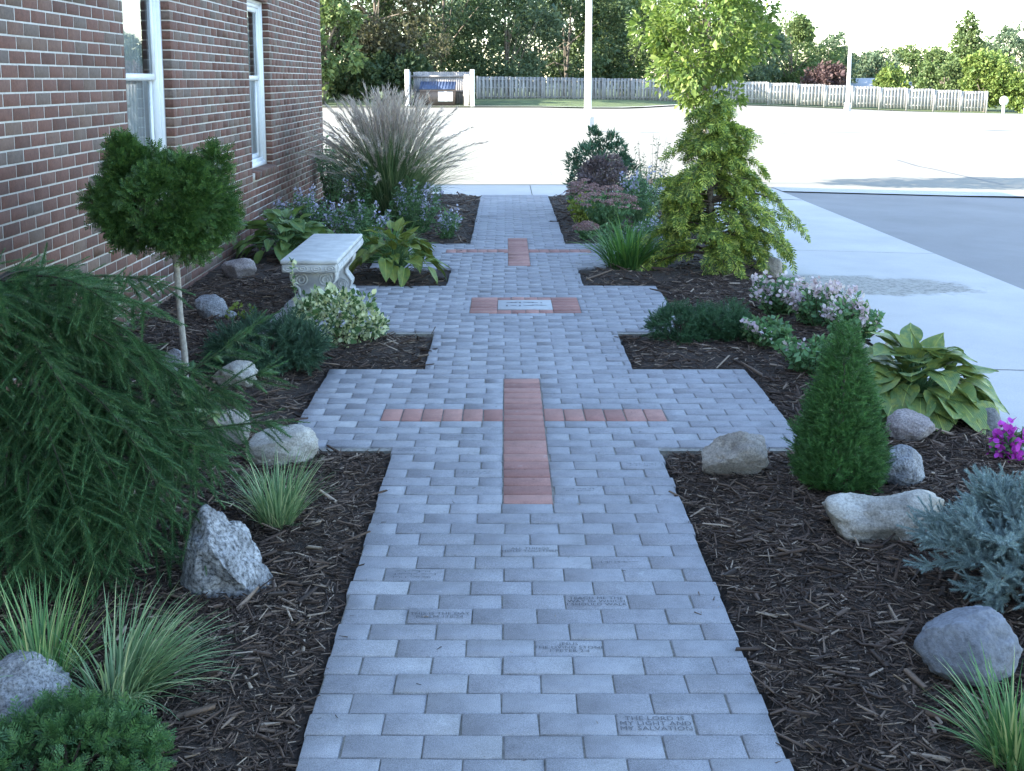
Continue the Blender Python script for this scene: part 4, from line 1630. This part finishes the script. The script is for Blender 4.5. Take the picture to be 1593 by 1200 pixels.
LV = 'lavender-blue perennials'
perennial('blue_perennial', -2.15, 11.7, .52, .36, 'lavender-blue flowers leaning on the brick wall behind the green hosta', M['perennial'], M['lavender'], 60, 22, .032, .16, LV)
perennial('blue_perennial', -1.55, 11.15, .50, .34, 'lavender-blue flowers between the bench end and the plumed grass', M['perennial'], M['lavender'], 64, 16, .032, .17, LV)
perennial('blue_perennial', -1.05, 12.2, .62, .32, 'lavender-blue flower spikes in front of the plumed grass on the walkway side', M['perennial'], M['lavender'], 60, 16, .034, .2, LV)
perennial('blue_perennial', -.72, 11.75, .34, .20, 'low pale blue flowers at the mulch edge beside the far walkway', M['perennial'], M['lavender'], 22, 12, .03, .12, LV)
perennial('blue_perennial', -1.75, 12.6, .72, .30, 'lavender-blue flowers against the foot of the plumed grass, wall side', M['perennial'], M['lavender'], 46, 12, .032, .16, LV)
perennial('blue_perennial', 1.28, 10.9, .52, .28, 'lavender-blue flowers between the sedum and the golden cypress', M['perennial'], M['lavender'], 54, 15, .032, .15, LV)
perennial('blue_perennial', 1.42, 12.6, .72, .30, 'lavender-blue flowers behind the sedum beside the golden cypress', M['perennial'], M['lavender'], 46, 12, .034, .16, LV)
perennial('corner_shrub', -2.35, 14.9, .95, .24, 'small-leaved dark shrub at the far corner of the brick wall', M['bedding_leaf'], None, 60, 0, .03, .1, None, .05, 'shrub', T_ROUND)

def sedum(x, y, r, h, label):
    e = empty('sedum', (x, y, bz(x, y)))
    tag(e, label, 'sedum', 'pink sedums')
    lf, hd, sm = MB(), MB(), MB()
    for i in range(56):
        a = rng.uniform(0, 6.28); s = r * math.sqrt(rng.uniform(0, 1)); hh = h * rng.uniform(.78, 1.0) * (1 - .35 * (s / r) ** 2)
        top = np.array([s * math.cos(a), s * math.sin(a), hh])
        sm.tube([(top[0] * .3, top[1] * .3, 0), tuple(top * [.7, .7, .6]), tuple(top)], [.005, .004, .003], 4, False)
        m_ = 20
        t = rng.uniform(.1, .92, (m_, 1))
        lf.add(*scatter(T_ROUND, top * [.65, .65, 1] * t + top * [.35, .35, 0] * t, rdir(m_, .3), .055 * rng.uniform(.6, 1.1, m_), rng.uniform(0, 6.28, m_)))
        m_ = 46                                # domed flower head
        ang = rng.uniform(0, 6.28, m_); q = np.sqrt(rng.uniform(0, 1, m_)) * .055
        hp = top + np.stack([q * np.cos(ang), q * np.sin(ang), .022 - 5 * q * q], 1)
        hd.add(*scatter(T_ROUND, hp, rdir(m_, 1.2), .018 * rng.uniform(.7, 1.1, m_), rng.uniform(0, 6.28, m_)))
    sm.build('stems', M['sedum_leaf'], e); lf.build('leaves', M['sedum_leaf'], e); hd.build('flower_heads', M['sedum_head'], e)


sedum(.98, 12.15, .34, .50, 'dusty pink sedum with flat flower heads in front of the purple shrub')
sedum(.82, 13.4, .22, .46, 'smaller dusty pink sedum at the walkway edge beside the yellow-green plant')
sedum(.74, 11.72, .10, .16, 'single low pinkish sedum at the bed corner by the walkway arm')
perennial('yellow_green_plant', .78, 13.0, .36, .18, 'bright yellow-green leafy plant at the walkway edge by the sedum', M['yellow_leaf'], None, 30, 0, .03, .1, None, .06, 'plant', T_LEAF)
perennial('leafy_perennial', 1.0, 11.2, .40, .26, 'green leafy clump without flowers in front of the pink sedum', M['bedding_leaf'], None, 50, 0, .03, .1, None, .075, 'plant')

# daylily clump
for (x, y, n, lab) in [(.98, 9.95, 300, 'green daylily clump with arching leaves beside the golden cypress'), (-1.2, 10.55, 200, 'grassy green daylily leaves behind the bench end')]:
    e = empty('daylily', (x, y, bz(x, y)))
    tag(e, lab, 'daylily')
    V, F, _ = blades(n, .14, (.30, .56), (.05, .75), (.5, 1.7), .017, 7)
    link('blades', mesh('blades', V, F, M['daylily']), e)
    V, F, _ = blades(n // 3, .14, (.12, .25), (.2, 1.2), (.2, 1.2), .015, 5)
    link('basal_leaves', mesh('basal_leaves', V, F, M['daylily']), e)

# purple-leaved and small evergreen shrubs at the far end
P, D = crown(4200, (0, 0, .34), (.36, .30, .30), 60, .09, .2, .4, .02)
shrub('purple_shrub', (1.12, 14.0, bz(1.12, 14.0)), 'rounded purple-brown barberry shrub behind the pink sedum', 'shrub', P, D, T_LEAF, .045, M['barberry'], None, .2, simple_stems(16, .7, .3, .006, M['twig']))
P, D = crown(4200, (0, 0, .46), (.40, .30, .36), 60, .10, .6, .35, .02)
P2, D2 = crown(360, (-.06, 0, .88), (.05, .05, .12), 6, .05, .8, .4); P3, D3 = crown(340, (.18, 0, .87), (.04, .05, .12), 6, .05, .8, .4)
shrub('evergreen_shrub', (1.12, 14.75, bz(1.12, 14.75)), 'green shrub with upright tips just behind the purple-brown barberry', 'shrub', np.concatenate([P, P2, P3]), np.concatenate([D, D2, D3]), T_LEAFN, .06, M['pieris'], None, .2, simple_stems(16, .8, .3, .006, M['twig']))
perennial('twiggy_shrub', 1.75, 14.6, .95, .38, 'thin twiggy shrub with sparse leaves against the bright parking lot', M['pieris'], None, 34, 0, .03, .1, None, .05, 'shrub')
P, D = crown(500, (0, 0, .20), (.11, .10, .22), 20, .06, .6, .5, .01)
shrub('small_cone_shrub', (1.42, 13.4, bz(1.42, 13.4)), 'small cone-shaped green shrub beside the purple-brown barberry', 'shrub', P, D, T_SPRAY, .07, M['pieris'], None, .2, simple_stems(5, .35, .08, .005, M['twig']))


# -- golden weeping cypress
def golden_cypress():
    x, y = 1.68, 9.75
    e = empty('golden_cypress', (x, y, bz(x, y)))
    tag(e, 'golden-green weeping cypress with drooping sprays at the edge of the drive', 'cypress')
    tr_ = np.array([(0, 0, -.05), (.01, 0, .3), (-.02, .02, .65), (.0, 0, 1.0), (-.03, 0, 1.28), (-.02, 0, 1.5)])
    mb = MB(); mb.tube(tr_, [.035, .03, .026, .018, .011, .004], 7); mb.build('trunk', M['bark'], e, True)
    P, D, S = [], [], []
    wood = MB()
    CL = np.arange(30) * 2.399 + rng.normal(size=30) * .3
    CZ = (np.arange(30) + .5) / 30
    CLn = rng.uniform(.55, 1.15, 30)
    for i in range(140):
        ci = i % 30
        t = float(np.clip(CZ[ci] + rng.normal() * .07, 0, .97)) ** 1.1
        zz = .12 + 1.30 * t
        az = CL[ci] + rng.normal() * .28
        L = (.66 * (1 - t) ** .7 + .13) * CLn[ci] * rng.uniform(.75, 1.1)
        p = np.array([np.interp(zz, tr_[:, 2], tr_[:, 0]), 0, zz])
        ang = rng.uniform(.1, .55) + .35 * t
        dr = rng.uniform(1.1, 1.9)
        ns = 14
        pts = [p.copy()]
        wg = rng.normal() * .4
        for k in range(ns):
            tt = k / ns
            out = np.array([math.cos(az + wg * tt), math.sin(az + wg * tt), 0])
            dv = out * math.cos(ang) + np.array([0, 0, math.sin(ang)])
            p = p + dv * L / ns
            p[2] = max(p[2], .04)
            pts.append(p.copy())
            ang -= dr / ns
            side = np.array([-out[1], out[0], 0])
            if tt > .1:
                for q in range(3):
                    tw = unit((dv * .7 + side * rng.uniform(-1, 1) + np.array([0, 0, -rng.uniform(0, .7)]))[None])[0]
                    P.append(p + rng.normal(size=3) * .012); D.append(tw); S.append(rng.uniform(.075, .14))
        wood.tube(np.array(pts), np.linspace(.008, .0015, len(pts)), 4)
    for (az, L, z0) in [(-.02, .95, .62), (-.35, .8, .45), (.25, .85, .72)]:      # long whips over the drive
        p = np.array([0, 0, z0]); ang = .35
        pts = [p]
        for k in range(18):
            out = np.array([math.cos(az), math.sin(az), 0])
            dv = out * math.cos(ang) + np.array([0, 0, math.sin(ang)])
            p = p + dv * L / 18; pts.append(p); ang -= .085
            if k > 3:
                for q in range(4):
                    tw = unit((dv * .6 + rdir(1)[0] * .5 + np.array([0, 0, -.5]))[None])[0]
                    P.append(p); D.append(tw); S.append(rng.uniform(.06, .10))
        wood.tube(np.array(pts), np.linspace(.008, .0015, len(pts)), 4)
    P, D, S = np.array(P), np.array(D), np.array(S)
    mb = MB(); k = rng.integers(0, 3, len(P))
    for i in range(3):
        q = k == i
        mb.add(*scatter(T_SPRAY[i], P[q], D[q], S[q], rng.uniform(0, 6.28, q.sum())))
    mb.build('crown', M['cypress'], e)
    wood.build('branches', M['twig'], e)


golden_cypress()

# -- bedding flowers along the drive
BF = 'white and pink bedding flowers'
for (px, py, r, h, nf, lab) in [(1215, 500, .22, .30, 24, 'white and pale pink bedding flowers farthest along the drive edge'),
                                (1280, 520, .26, .31, 30, 'thickest cluster of white and pink bedding flowers beside the drive'),
                                (1330, 545, .20, .27, 14, 'white bedding flowers right behind the tip of the conical spruce'),
                                (1200, 548, .20, .17, 3, 'mostly green bedding plant beside the second evergreen mound'),
                                (1275, 590, .24, .22, 3, 'mostly green bedding plant in front of the white flowers, left of the conical spruce')]:
    x, y = gpt(px, py)
    x = min(x, ZX - .05)
    perennial('bedding_flowers', x, y + .1, h, r, lab, M['bedding_leaf'], M['white_bloom'], 60, nf, .034, .05, BF, .05, 'flowers', T_LEAF)
x, y = gpt(1578, 735)
perennial('magenta_flower', x, y + .05, .15, .06, 'magenta flower with pink buds between the blue spruce and the drive', M['bedding_leaf'], M['magenta'], 14, 12, .04, .09, None, .045, 'flowers', T_LEAF)

# -- island bed and young tree in the sun beyond the garden
V = []
n = 28
for k in range(n):
    a = 2 * math.pi * k / n
    V.append((3.0 + 1.15 * math.cos(a), 18.95 + .55 * math.sin(a), float(slab(3.0 + 1.15 * math.cos(a), 0)) + .012))
V.append((3.0, 18.95, .06))
o = link('island_bed', mesh('island_bed', np.array(V), np.array([(k, (k + 1) % n, n) for k in range(n)]), M['soil'], True)); o['kind'] = 'structure'


def leafy_tree(name, x, y, z, h, trunk_h, C, Rd, lobes, lr, n, T, s, label, leafm, group=None, bark='bark', limbs=14, tr=.06, up=.1, surf=.45, sv=.25):
    e = empty(name, (x, y, z))
    tag(e, label, 'tree', group)
    mb = MB()
    C = np.array(C, float); Rd = np.array(Rd, float)
    mb.tube([(0, 0, -.1), (.02 * h * rng.normal() * .3, 0, trunk_h), (C[0] * .6, C[1] * .6, C[2]), (C[0], C[1], C[2] + Rd[2] * .7)], [tr * 1.15, tr, tr * .65, tr * .2], 8)
    for i in range(limbs):
        d = rdir(1, .35)[0] * Rd * .85
        b = np.array([0, 0, trunk_h + (C[2] - trunk_h) * rng.uniform(-.1, .9)])
        mb.tube([b, b + (C + d - b) * .5 + [0, 0, .05 * h * rng.uniform(0, 1)], C + d], [tr * .45, tr * .28, tr * .08], 5)
    mb.build('trunk', M[bark], e, True)
    P, D = crown(n, C, Rd, lobes, lr, up, surf)
    mb = MB()
    Ts = T if isinstance(T, list) else [T]
    k = rng.integers(0, len(Ts), len(P))
    for i, tt in enumerate(Ts):
        q = k == i
        mb.add(*scatter(tt, P[q], D[q], s * np.exp(rng.normal(size=q.sum()) * sv), rng.uniform(0, 6.28, q.sum())))
    mb.build('crown', leafm, e)
    return e


leafy_tree('young_tree', 3.16, 18.95, .03, 3.7, 1.0, (0, 0, 2.45), (.98, .95, 1.30), 80, .27, 9500, T_LEAF, .095,
           'young sunlit tree with light green leaves rising behind the golden cypress', M['pear'], None, 'bark', 22, .03, -.25, .3)

# ------------------------------------------------------------------ light poles
M['white_paint'] = plain('white_paint', (.80, .80, .79), .5, .04, 3)


def light_pole(x, y, label, h=8.0):
    z = float(G(x, y)) - .02
    e = empty('light_pole', (x, y, z))
    tag(e, label, 'light pole', 'parking lot light poles')
    mb = MB(); mb.tube([(0, 0, -.1), (0, 0, .44), (0, 0, .50)], [.21, .21, .19], 18); mb.build('pedestal', M['kerb'], e)
    mb = MB(); mb.tube([(0, 0, .50), (0, 0, h * .5), (0, 0, h)], [.12, .105, .085], 14); mb.build('pole', M['white_paint'], e, True)
    mb = MB(); mb.bevbox(-.19, .19, -.19, .19, .498, .53, .01); mb.build('base_plate', M['white_paint'], e)
    mb = MB(); mb.tube([(-.6, 0, h - .05), (.6, 0, h - .05)], .04, 8); arm = mb.build('arm', M['white_paint'], e)
    for s in (-1, 1):
        mb = MB(); mb.bevbox(s * .8 - .28, s * .8 + .28, -.2, .2, h - .18, h - .02, .03); mb.build('lamp_head', M['white_paint'], e)
    return e


x, y = gpt(914, 205, -.04); light_pole(x, y, 'white light pole standing nearest in the parking lot')
x, y = gpt(1318, 175, -.35); light_pole(x, y, 'white light pole standing farther off before the long fence', 8.0)
x, y = gpt(1567, 172, -1.2); light_pole(min(x, 45), 100, 'thin pale light pole beyond the end of the fence', 7.0)

# ------------------------------------------------------------------ fences
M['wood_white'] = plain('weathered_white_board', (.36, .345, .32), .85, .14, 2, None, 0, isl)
M['wood_shaded'] = plain('shaded_grey_board', (.25, .24, .235), .9, .2, 2, None, 0, isl)  # darker copy of the pale boards, shade put into the colour


def fence(label, A, B, bays, h, mat, zA, zB, name='board_fence', postm=None):
    A, B = np.array(A, float), np.array(B, float)
    L = np.linalg.norm(B - A)
    ang = math.atan2(B[1] - A[1], B[0] - A[0])
    e = empty(name, (A[0], A[1], zA), ang)
    tag(e, label, 'fence')
    bl = L / bays
    for k in range(bays):
        s0, s1 = k * bl, (k + 1) * bl
        z = (zB - zA) * (k + .5) / bays
        mb = MB()
        n = int(bl / .165)
        for i in range(n):                     # boards on alternating sides of the rails
            x = s0 + .10 + (bl - .2) * (i + .5) / n
            yo = -.055 if i % 2 == 0 else .03
            mb.box(x - .079, x + .079, yo, yo + .022, z + .06, z + h + rng.normal() * .008)
        o = mb.build('board_panel', mat, e); o['kind'] = 'stuff'
        for zz in (.35, h * .55, h - .25):
            mb = MB(); mb.box(s0 + .06, s1 - .06, -.028, .026, z + zz, z + zz + .09); mb.build('rail', mat, e)
        mb = MB(); mb.box(s0 - .06, s0 + .06, -.10, .06, z - .2, z + h + .05); mb.build('post', postm or mat, e)
    mb = MB(); mb.box(L - .06, L + .06, -.10, .06, zB - zA - .2, zB - zA + h + .05); mb.build('post', postm or mat, e)
    return e


def at(px, d): return (px - X0) * (d * math.cos(PITCH) + .25) / FPX + CAMX
def zat(py, d):
    # height of the point seen at row py, distance d
    v = (py - Y0) / FPX
    dz = d * (v * math.cos(PITCH) + math.sin(PITCH)) / (math.cos(PITCH) - v * math.sin(PITCH))
    return CAMH - dz


f0 = (at(742, 85), 85.0); f1 = (at(1150, 97), 97.0); f2 = (at(1535, 101), 101.0)
fence('shaded grey board fence below the dark trees behind the parking lot', f0, f1, 9, 1.86, M['wood_shaded'], zat(159, 85), zat(160, 97))
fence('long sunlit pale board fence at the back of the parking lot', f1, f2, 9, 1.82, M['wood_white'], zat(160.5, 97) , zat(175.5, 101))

# ------------------------------------------------------------------ bin enclosure
ed = 71.6
ez = float(G(at(640, ed), ed))
ex0, ex1 = at(634, ed), at(735, ed)
enc = empty('bin_enclosure', ((ex0 + ex1) / 2, ed, ez))
tag(enc, 'pale board enclosure with two white posts around the waste container', 'enclosure')
hw = (ex1 - ex0) / 2
for s in (-1, 1):
    mb = MB(); mb.bevbox(s * hw - .13, s * hw + .13, -.13, .13, -.3, 2.32, .02); mb.build('post', M['white_paint'], enc)
nb = 26
mb = MB()
for k in range(nb):
    x = -hw + .15 + (2 * hw - .3) * (k + .5) / nb
    mb.box(x - .074, x + .074, 2.9, 2.925, 0, 2.2 + rng.normal() * .01)
o = mb.build('back_boards', M['wood_shaded'], enc); o['kind'] = 'stuff'  # enclosure's inner shade carried by the darker board colour
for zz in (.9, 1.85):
    mb = MB(); mb.box(-hw, hw, 2.82, 2.89, zz, zz + .13); mb.build('rail', M['wood_shaded'], enc)
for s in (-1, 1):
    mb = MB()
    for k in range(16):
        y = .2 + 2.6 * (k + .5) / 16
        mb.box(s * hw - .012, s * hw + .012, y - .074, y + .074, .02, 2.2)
    o = mb.build('side_boards', M['wood_shaded'], enc); o['kind'] = 'stuff'
mb = MB(); mb.add([(hw - .62, .9, 0), (hw - .50, .9, 0), (hw - .16, .3, 0), (hw - .28, .3, 0), (hw - .55, .9, 2.0), (hw - .43, .9, 2.0), (hw - .16, .3, 2.0), (hw - .28, .3, 2.0)],
                  [[(3, 2, 1, 0), (4, 5, 6, 7), (0, 1, 5, 4), (1, 2, 6, 5), (2, 3, 7, 6), (3, 0, 4, 7)]])
mb.build('gate_leaf', M['wood_white'], enc)
dx0, dx1 = at(653, ed + 1), at(708, ed + 1)
dm = empty('waste_container', ((dx0 + dx1) / 2, ed + .9, ez))
tag(dm, 'brown waste container with blue lids and a white sign inside the enclosure', 'container')
w2 = (dx1 - dx0) / 2
M['brown_metal'] = plain('brown_painted_metal', (.13, .10, .085), .6, .15, 5)
M['blue_lid'] = plain('blue_plastic_lid', (.05, .075, .14), .5, .1, 5)
mb = MB()
mb.add([(-w2, 0, .12), (w2, 0, .12), (w2, 1.4, .12), (-w2, 1.4, .12), (-w2, -.06, 1.08), (w2, -.06, 1.08), (w2, 1.5, 1.45), (-w2, 1.5, 1.45)],
       [[(3, 2, 1, 0), (4, 5, 6, 7), (0, 1, 5, 4), (1, 2, 6, 5), (2, 3, 7, 6), (3, 0, 4, 7)]])
mb.build('body', M['brown_metal'], dm)
for s in (-1, 1):
    mb = MB()
    x0, x1 = (-w2 - .03, -.015) if s < 0 else (.015, w2 + .03)
    mb.add([(x0, -.12, 1.085), (x1, -.12, 1.085), (x1, 1.52, 1.50), (x0, 1.52, 1.50), (x0, -.12, 1.14), (x1, -.12, 1.14), (x1, 1.52, 1.58), (x0, 1.52, 1.58)],
           [[(3, 2, 1, 0), (4, 5, 6, 7), (0, 1, 5, 4), (1, 2, 6, 5), (2, 3, 7, 6), (3, 0, 4, 7)]])
    for k in range(6):
        xx = x0 + (x1 - x0) * (k + .5) / 6
        mb.add([(xx - .03, -.10, 1.14), (xx + .03, -.10, 1.14), (xx + .03, 1.5, 1.572), (xx - .03, 1.5, 1.572), (xx - .02, -.08, 1.18), (xx + .02, -.08, 1.18), (xx + .02, 1.48, 1.61), (xx - .02, 1.48, 1.61)],
               [[(4, 5, 6, 7), (0, 1, 5, 4), (1, 2, 6, 5), (3, 0, 4, 7)]])
    mb.build('lid', M['blue_lid'], dm)
mb = MB(); mb.bevbox(.05, .98, -.10, -.055, .35, .95, .02); mb.build('sign', M['white_paint'], dm)
mb = MB(); mb.bevbox(-w2 - .02, w2 + .02, -.10, .02, 1.0, 1.08, .01); mb.build('rim', M['brown_metal'], dm)

# small white rounded marker beyond the fence end
x = at(1562, 99)
e = empty('white_marker', (x, 99, zat(171, 99)))
tag(e, 'small round white marker on a short post beyond the fence end', 'marker')
bm = bmesh.new(); bmesh.ops.create_icosphere(bm, subdivisions=3, radius=.36)
for v in bm.verts: v.co.z = v.co.z * 1.15 + .75
me = bpy.data.meshes.new('round_head'); bm.to_mesh(me); bm.free(); me.materials.append(M['white_paint'])
link('round_head', me, e)
mb = MB(); mb.tube([(0, 0, -.3), (0, 0, .45)], .12, 8); mb.build('post', M['white_paint'], e)

# ------------------------------------------------------------------ houses behind the fence
def house(px, d, w, dep, eave, ridge, base, label, wallc, roofc):
    x = at(px, d)
    e = empty('far_house', (x, d, base), R(12))
    tag(e, label, 'house', 'houses behind the fence')
    mb = MB(); mb.box(-w / 2, w / 2, 0, dep, 0, eave)
    mb.add([(-w / 2, .0, eave), (-w / 2, dep, eave), (-w / 2, dep / 2, ridge - .1), (w / 2, 0, eave), (w / 2, dep, eave), (w / 2, dep / 2, ridge - .1)], [[(0, 2, 1), (3, 4, 5)]])
    mb.build('wall', plain('house_wall', wallc, .8, .05, 2), e)
    o_ = .4
    mb = MB()
    for s in (0, 1):
        ya, yb = (-o_, dep / 2) if s == 0 else (dep + o_, dep / 2)
        za = eave - .12
        mb.add([(-w / 2 - o_, ya, za), (w / 2 + o_, ya, za), (w / 2 + o_, yb, ridge), (-w / 2 - o_, yb, ridge), (-w / 2 - o_, ya, za - .15), (w / 2 + o_, ya, za - .15), (w / 2 + o_, yb, ridge - .15), (-w / 2 - o_, yb, ridge - .15)],
               [[(0, 1, 2, 3), (4, 5, 6, 7), (0, 1, 5, 4), (1, 2, 6, 5), (3, 0, 4, 7)]])
    rf = mb.build('roof', plain('house_roof', roofc, .9, .1, 2), e)
    for q in (-.5, .25):
        mb = MB(); mb.box(w * q * .6, w * q * .6 + 1.1, -.04, .02, 1.0, 2.2); f = mb.build('window', M['vinyl'], e)
        mb = MB(); mb.box(w * q * .6 + .1, w * q * .6 + 1.0, -.06, -.042, 1.1, 2.1); mb.build('pane', M['interior'], f)


house(1362, 122, 9, 8, 1.9, 3.1, zat(153, 122) - 1.0, 'low house with pale grey roof showing over the sunlit fence', (.5, .5, .5), (.42, .42, .43))
house(1425, 126, 6, 7, 2.0, 3.0, zat(150, 126) - 1.2, 'small white house beside green bushes over the sunlit fence', (.7, .7, .7), (.5, .5, .52))

# ------------------------------------------------------------------ background trees
def fol(name, stops): return leaf_mat(name, stops, .3, .6, isl, .25, .35)
F_DK = fol('tree_dark_leaf', [(0, (.035, .062, .030)), (.6, (.055, .085, .038)), (1, (.085, .115, .045))])
F_BR = fol('tree_brownish_leaf', [(0, (.055, .055, .038)), (.6, (.080, .080, .045)), (1, (.11, .11, .055))])
F_MD = fol('tree_mid_leaf', [(0, (.070, .110, .042)), (.6, (.105, .155, .055)), (1, (.16, .20, .075))])
F_LT = fol('tree_light_leaf', [(0, (.085, .135, .035)), (.6, (.13, .185, .045)), (1, (.20, .24, .065))])
F_BL = fol('tree_bluish_leaf', [(0, (.060, .095, .058)), (.6, (.095, .138, .08)), (1, (.14, .18, .10))])
F_PU = fol('tree_purple_leaf', [(0, (.070, .040, .045)), (1, (.13, .085, .08))])
BT = 'trees behind the parking lot'


def far_tree(px, top, d, wpx, label, fm, bot=None, kind='round', name='background_tree', n=2100, dens=1.0):
    x = at(px, d)
    z0 = lawnz(x, d) if d < 112 else float(G(x, d)) - .1
    zt = zat(top, d)
    h = zt - z0
    rad = wpx * (.5 if px < 1180 else .56) * d / FPX
    lo = h * .12 if bot is None else max(.2, zat(bot, d) - z0)
    C = (rng.normal() * .2, 0, (h + lo) / 2)
    Rd = (rad * .86, rad * .8, (h - lo) / 2 * .88)
    if kind == 'cone':
        e = empty(name, (x, d, z0)); tag(e, label, 'tree', BT)
        mb = MB(); mb.tube([(0, 0, -.2), (0, 0, h * .6), (0, 0, h)], [.22, .14, .02], 7); mb.build('trunk', M['bark'], e)
        t = 1 - np.sqrt(rng.uniform(0, 1, n)); a = rng.uniform(0, 6.28, n)
        rr = rad * ((1 - t) ** .75) * (.75 + .3 * np.sin(t * 60 + a * 3)) * rng.uniform(.6, 1.05, n)
        P = np.stack([rr * np.cos(a), rr * np.sin(a), lo + t * (h - lo)], 1)
        D = unit(np.stack([np.cos(a), np.sin(a), np.full(n, .1)], 1) + rng.normal(size=(n, 3)) * .5)
        mb = MB()
        for i in range(3): mb.add(*scatter(T_CLUST[i], P[i::3], D[i::3], .34 * np.exp(rng.normal(size=len(P[i::3])) * .2), rng.uniform(0, 6.28, len(P[i::3]))))
        mb.build('crown', fm, e)
        return e
    lobes = int(34 * dens)
    lr = max(.55, .30 * min(rad, (h - lo) / 2))
    return leafy_tree(name, x, d, z0, h, max(.4, lo), C, Rd, lobes, lr, n, T_CLUST, .30, label, fm, BT, 'bark', 9, .16, 0, .35)


far_tree(505, -40, 74, 120, 'tree with sunlit yellow-green leaves right beside the brick corner', F_MD, 175, n=1500)
far_tree(540, 92, 79, 110, 'dark bushy undergrowth tree between the brick corner and the bin enclosure', F_DK, 172, n=1500)
far_tree(612, 84, 81, 110, 'dark bushy undergrowth tree right beside the bin enclosure', F_DK, 172, n=1500)
far_tree(640, -120, 118, 230, 'farther dark tree between two tall trunks behind the bin enclosure', F_BL, 160, n=1900)
far_tree(742, -100, 120, 220, 'farther dark tree above the start of the shaded fence', F_DK, 160, n=1900)
far_tree(840, 2, 122, 150, 'farther dark tree seen between fence and nearest light pole', F_BL, 160, n=1700)
far_tree(925, -30, 124, 190, 'farther green tree right of the nearest light pole', F_DK, 160, n=1800)
far_tree(1095, 20, 128, 170, 'farther green tree filling the gap behind the young sunlit tree', F_DK, 160, n=1700)
far_tree(585, -120, 84, 230, 'tall dark brownish tree behind the plumed grass', F_BR, 130, n=3200)
far_tree(690, -150, 92, 260, 'tall dark tree standing behind the bin enclosure', F_DK, 150, n=3000)
far_tree(790, -60, 94, 170, 'dark bluish tree behind the shaded fence beside the bin enclosure', F_BL, 150, n=2400)
far_tree(880, -40, 100, 190, 'dark green tree directly behind the nearest light pole', F_DK, 150, n=2600)
far_tree(968, -20, 104, 150, 'mid green tree to the left behind the young sunlit tree', F_MD, 150, n=2200)
far_tree(1045, -30, 112, 170, 'broad green tree hidden behind the young sunlit tree', F_MD, 150, n=2200)
far_tree(1150, 8, 112, 140, 'green tree to the right behind the young sunlit tree', F_BL, 150, n=2200)
far_tree(1232, 22, 118, 120, 'pale leafy tree left of the purple-leaved tree', F_MD, 150, n=2200)
far_tree(1200, 26, 136, 120, 'hazy green tree standing farther back behind the pale leafy tree', F_MD, 160, n=1700)
far_tree(1318, 96, 134, 90, 'low green tree farther back beside the farther light pole', F_MD, 160, n=1000)
far_tree(1290, 48, 124, 70, 'narrow bluish tree rising behind the farther light pole', F_BL, 150, n=1300)
far_tree(1275, 103, 109, 52, 'small purple-leaved tree above the fence', F_PU, 150, n=700)
far_tree(1352, 74, 130, 80, 'rounded bluish tree above the grey house roof', F_BL, 150, n=1500)
far_tree(1425, 68, 132, 100, 'wide rounded tree above the small white house', F_MD, 150, n=1700)
far_tree(1388, 108, 112, 40, 'small light green bush between the two houses', F_LT, 150, n=600)
far_tree(1500, 14, 112, 90, 'tall pointed conifer above the end of the fence', F_MD, 165, 'cone', 'background_conifer', n=2000)
far_tree(1468, 95, 110, 80, 'mid green bush at the foot of the tall pointed conifer', F_MD, 160, n=1100)
far_tree(1532, 74, 106, 80, 'bright yellow-green tree just past the end of the fence', F_LT, 172, n=1600)
far_tree(1570, 36, 128, 100, 'grey-green tree behind the thin pale light pole', F_BL, 160, n=1800)
far_tree(1605, 100, 104, 70, 'yellow-green tree at the edge beyond the round marker', F_LT, 172, n=1200)
# the wood goes on to the left, behind the building, and shades the fence
for k, (x, y, h) in enumerate([(-17, 78, 13), (-24, 84, 14), (-33, 78, 14)]):
    px = X0 + (x - CAMX) * FPX / y
    far_tree(px, 125 - (h - 1.6) * FPX / y, y, 250, ['tall tree hidden past the brick corner, first of three', 'tall tree hidden past the brick corner, second of three', 'tall tree hidden past the brick corner, third of three'][k], F_DK, 150, n=1800)
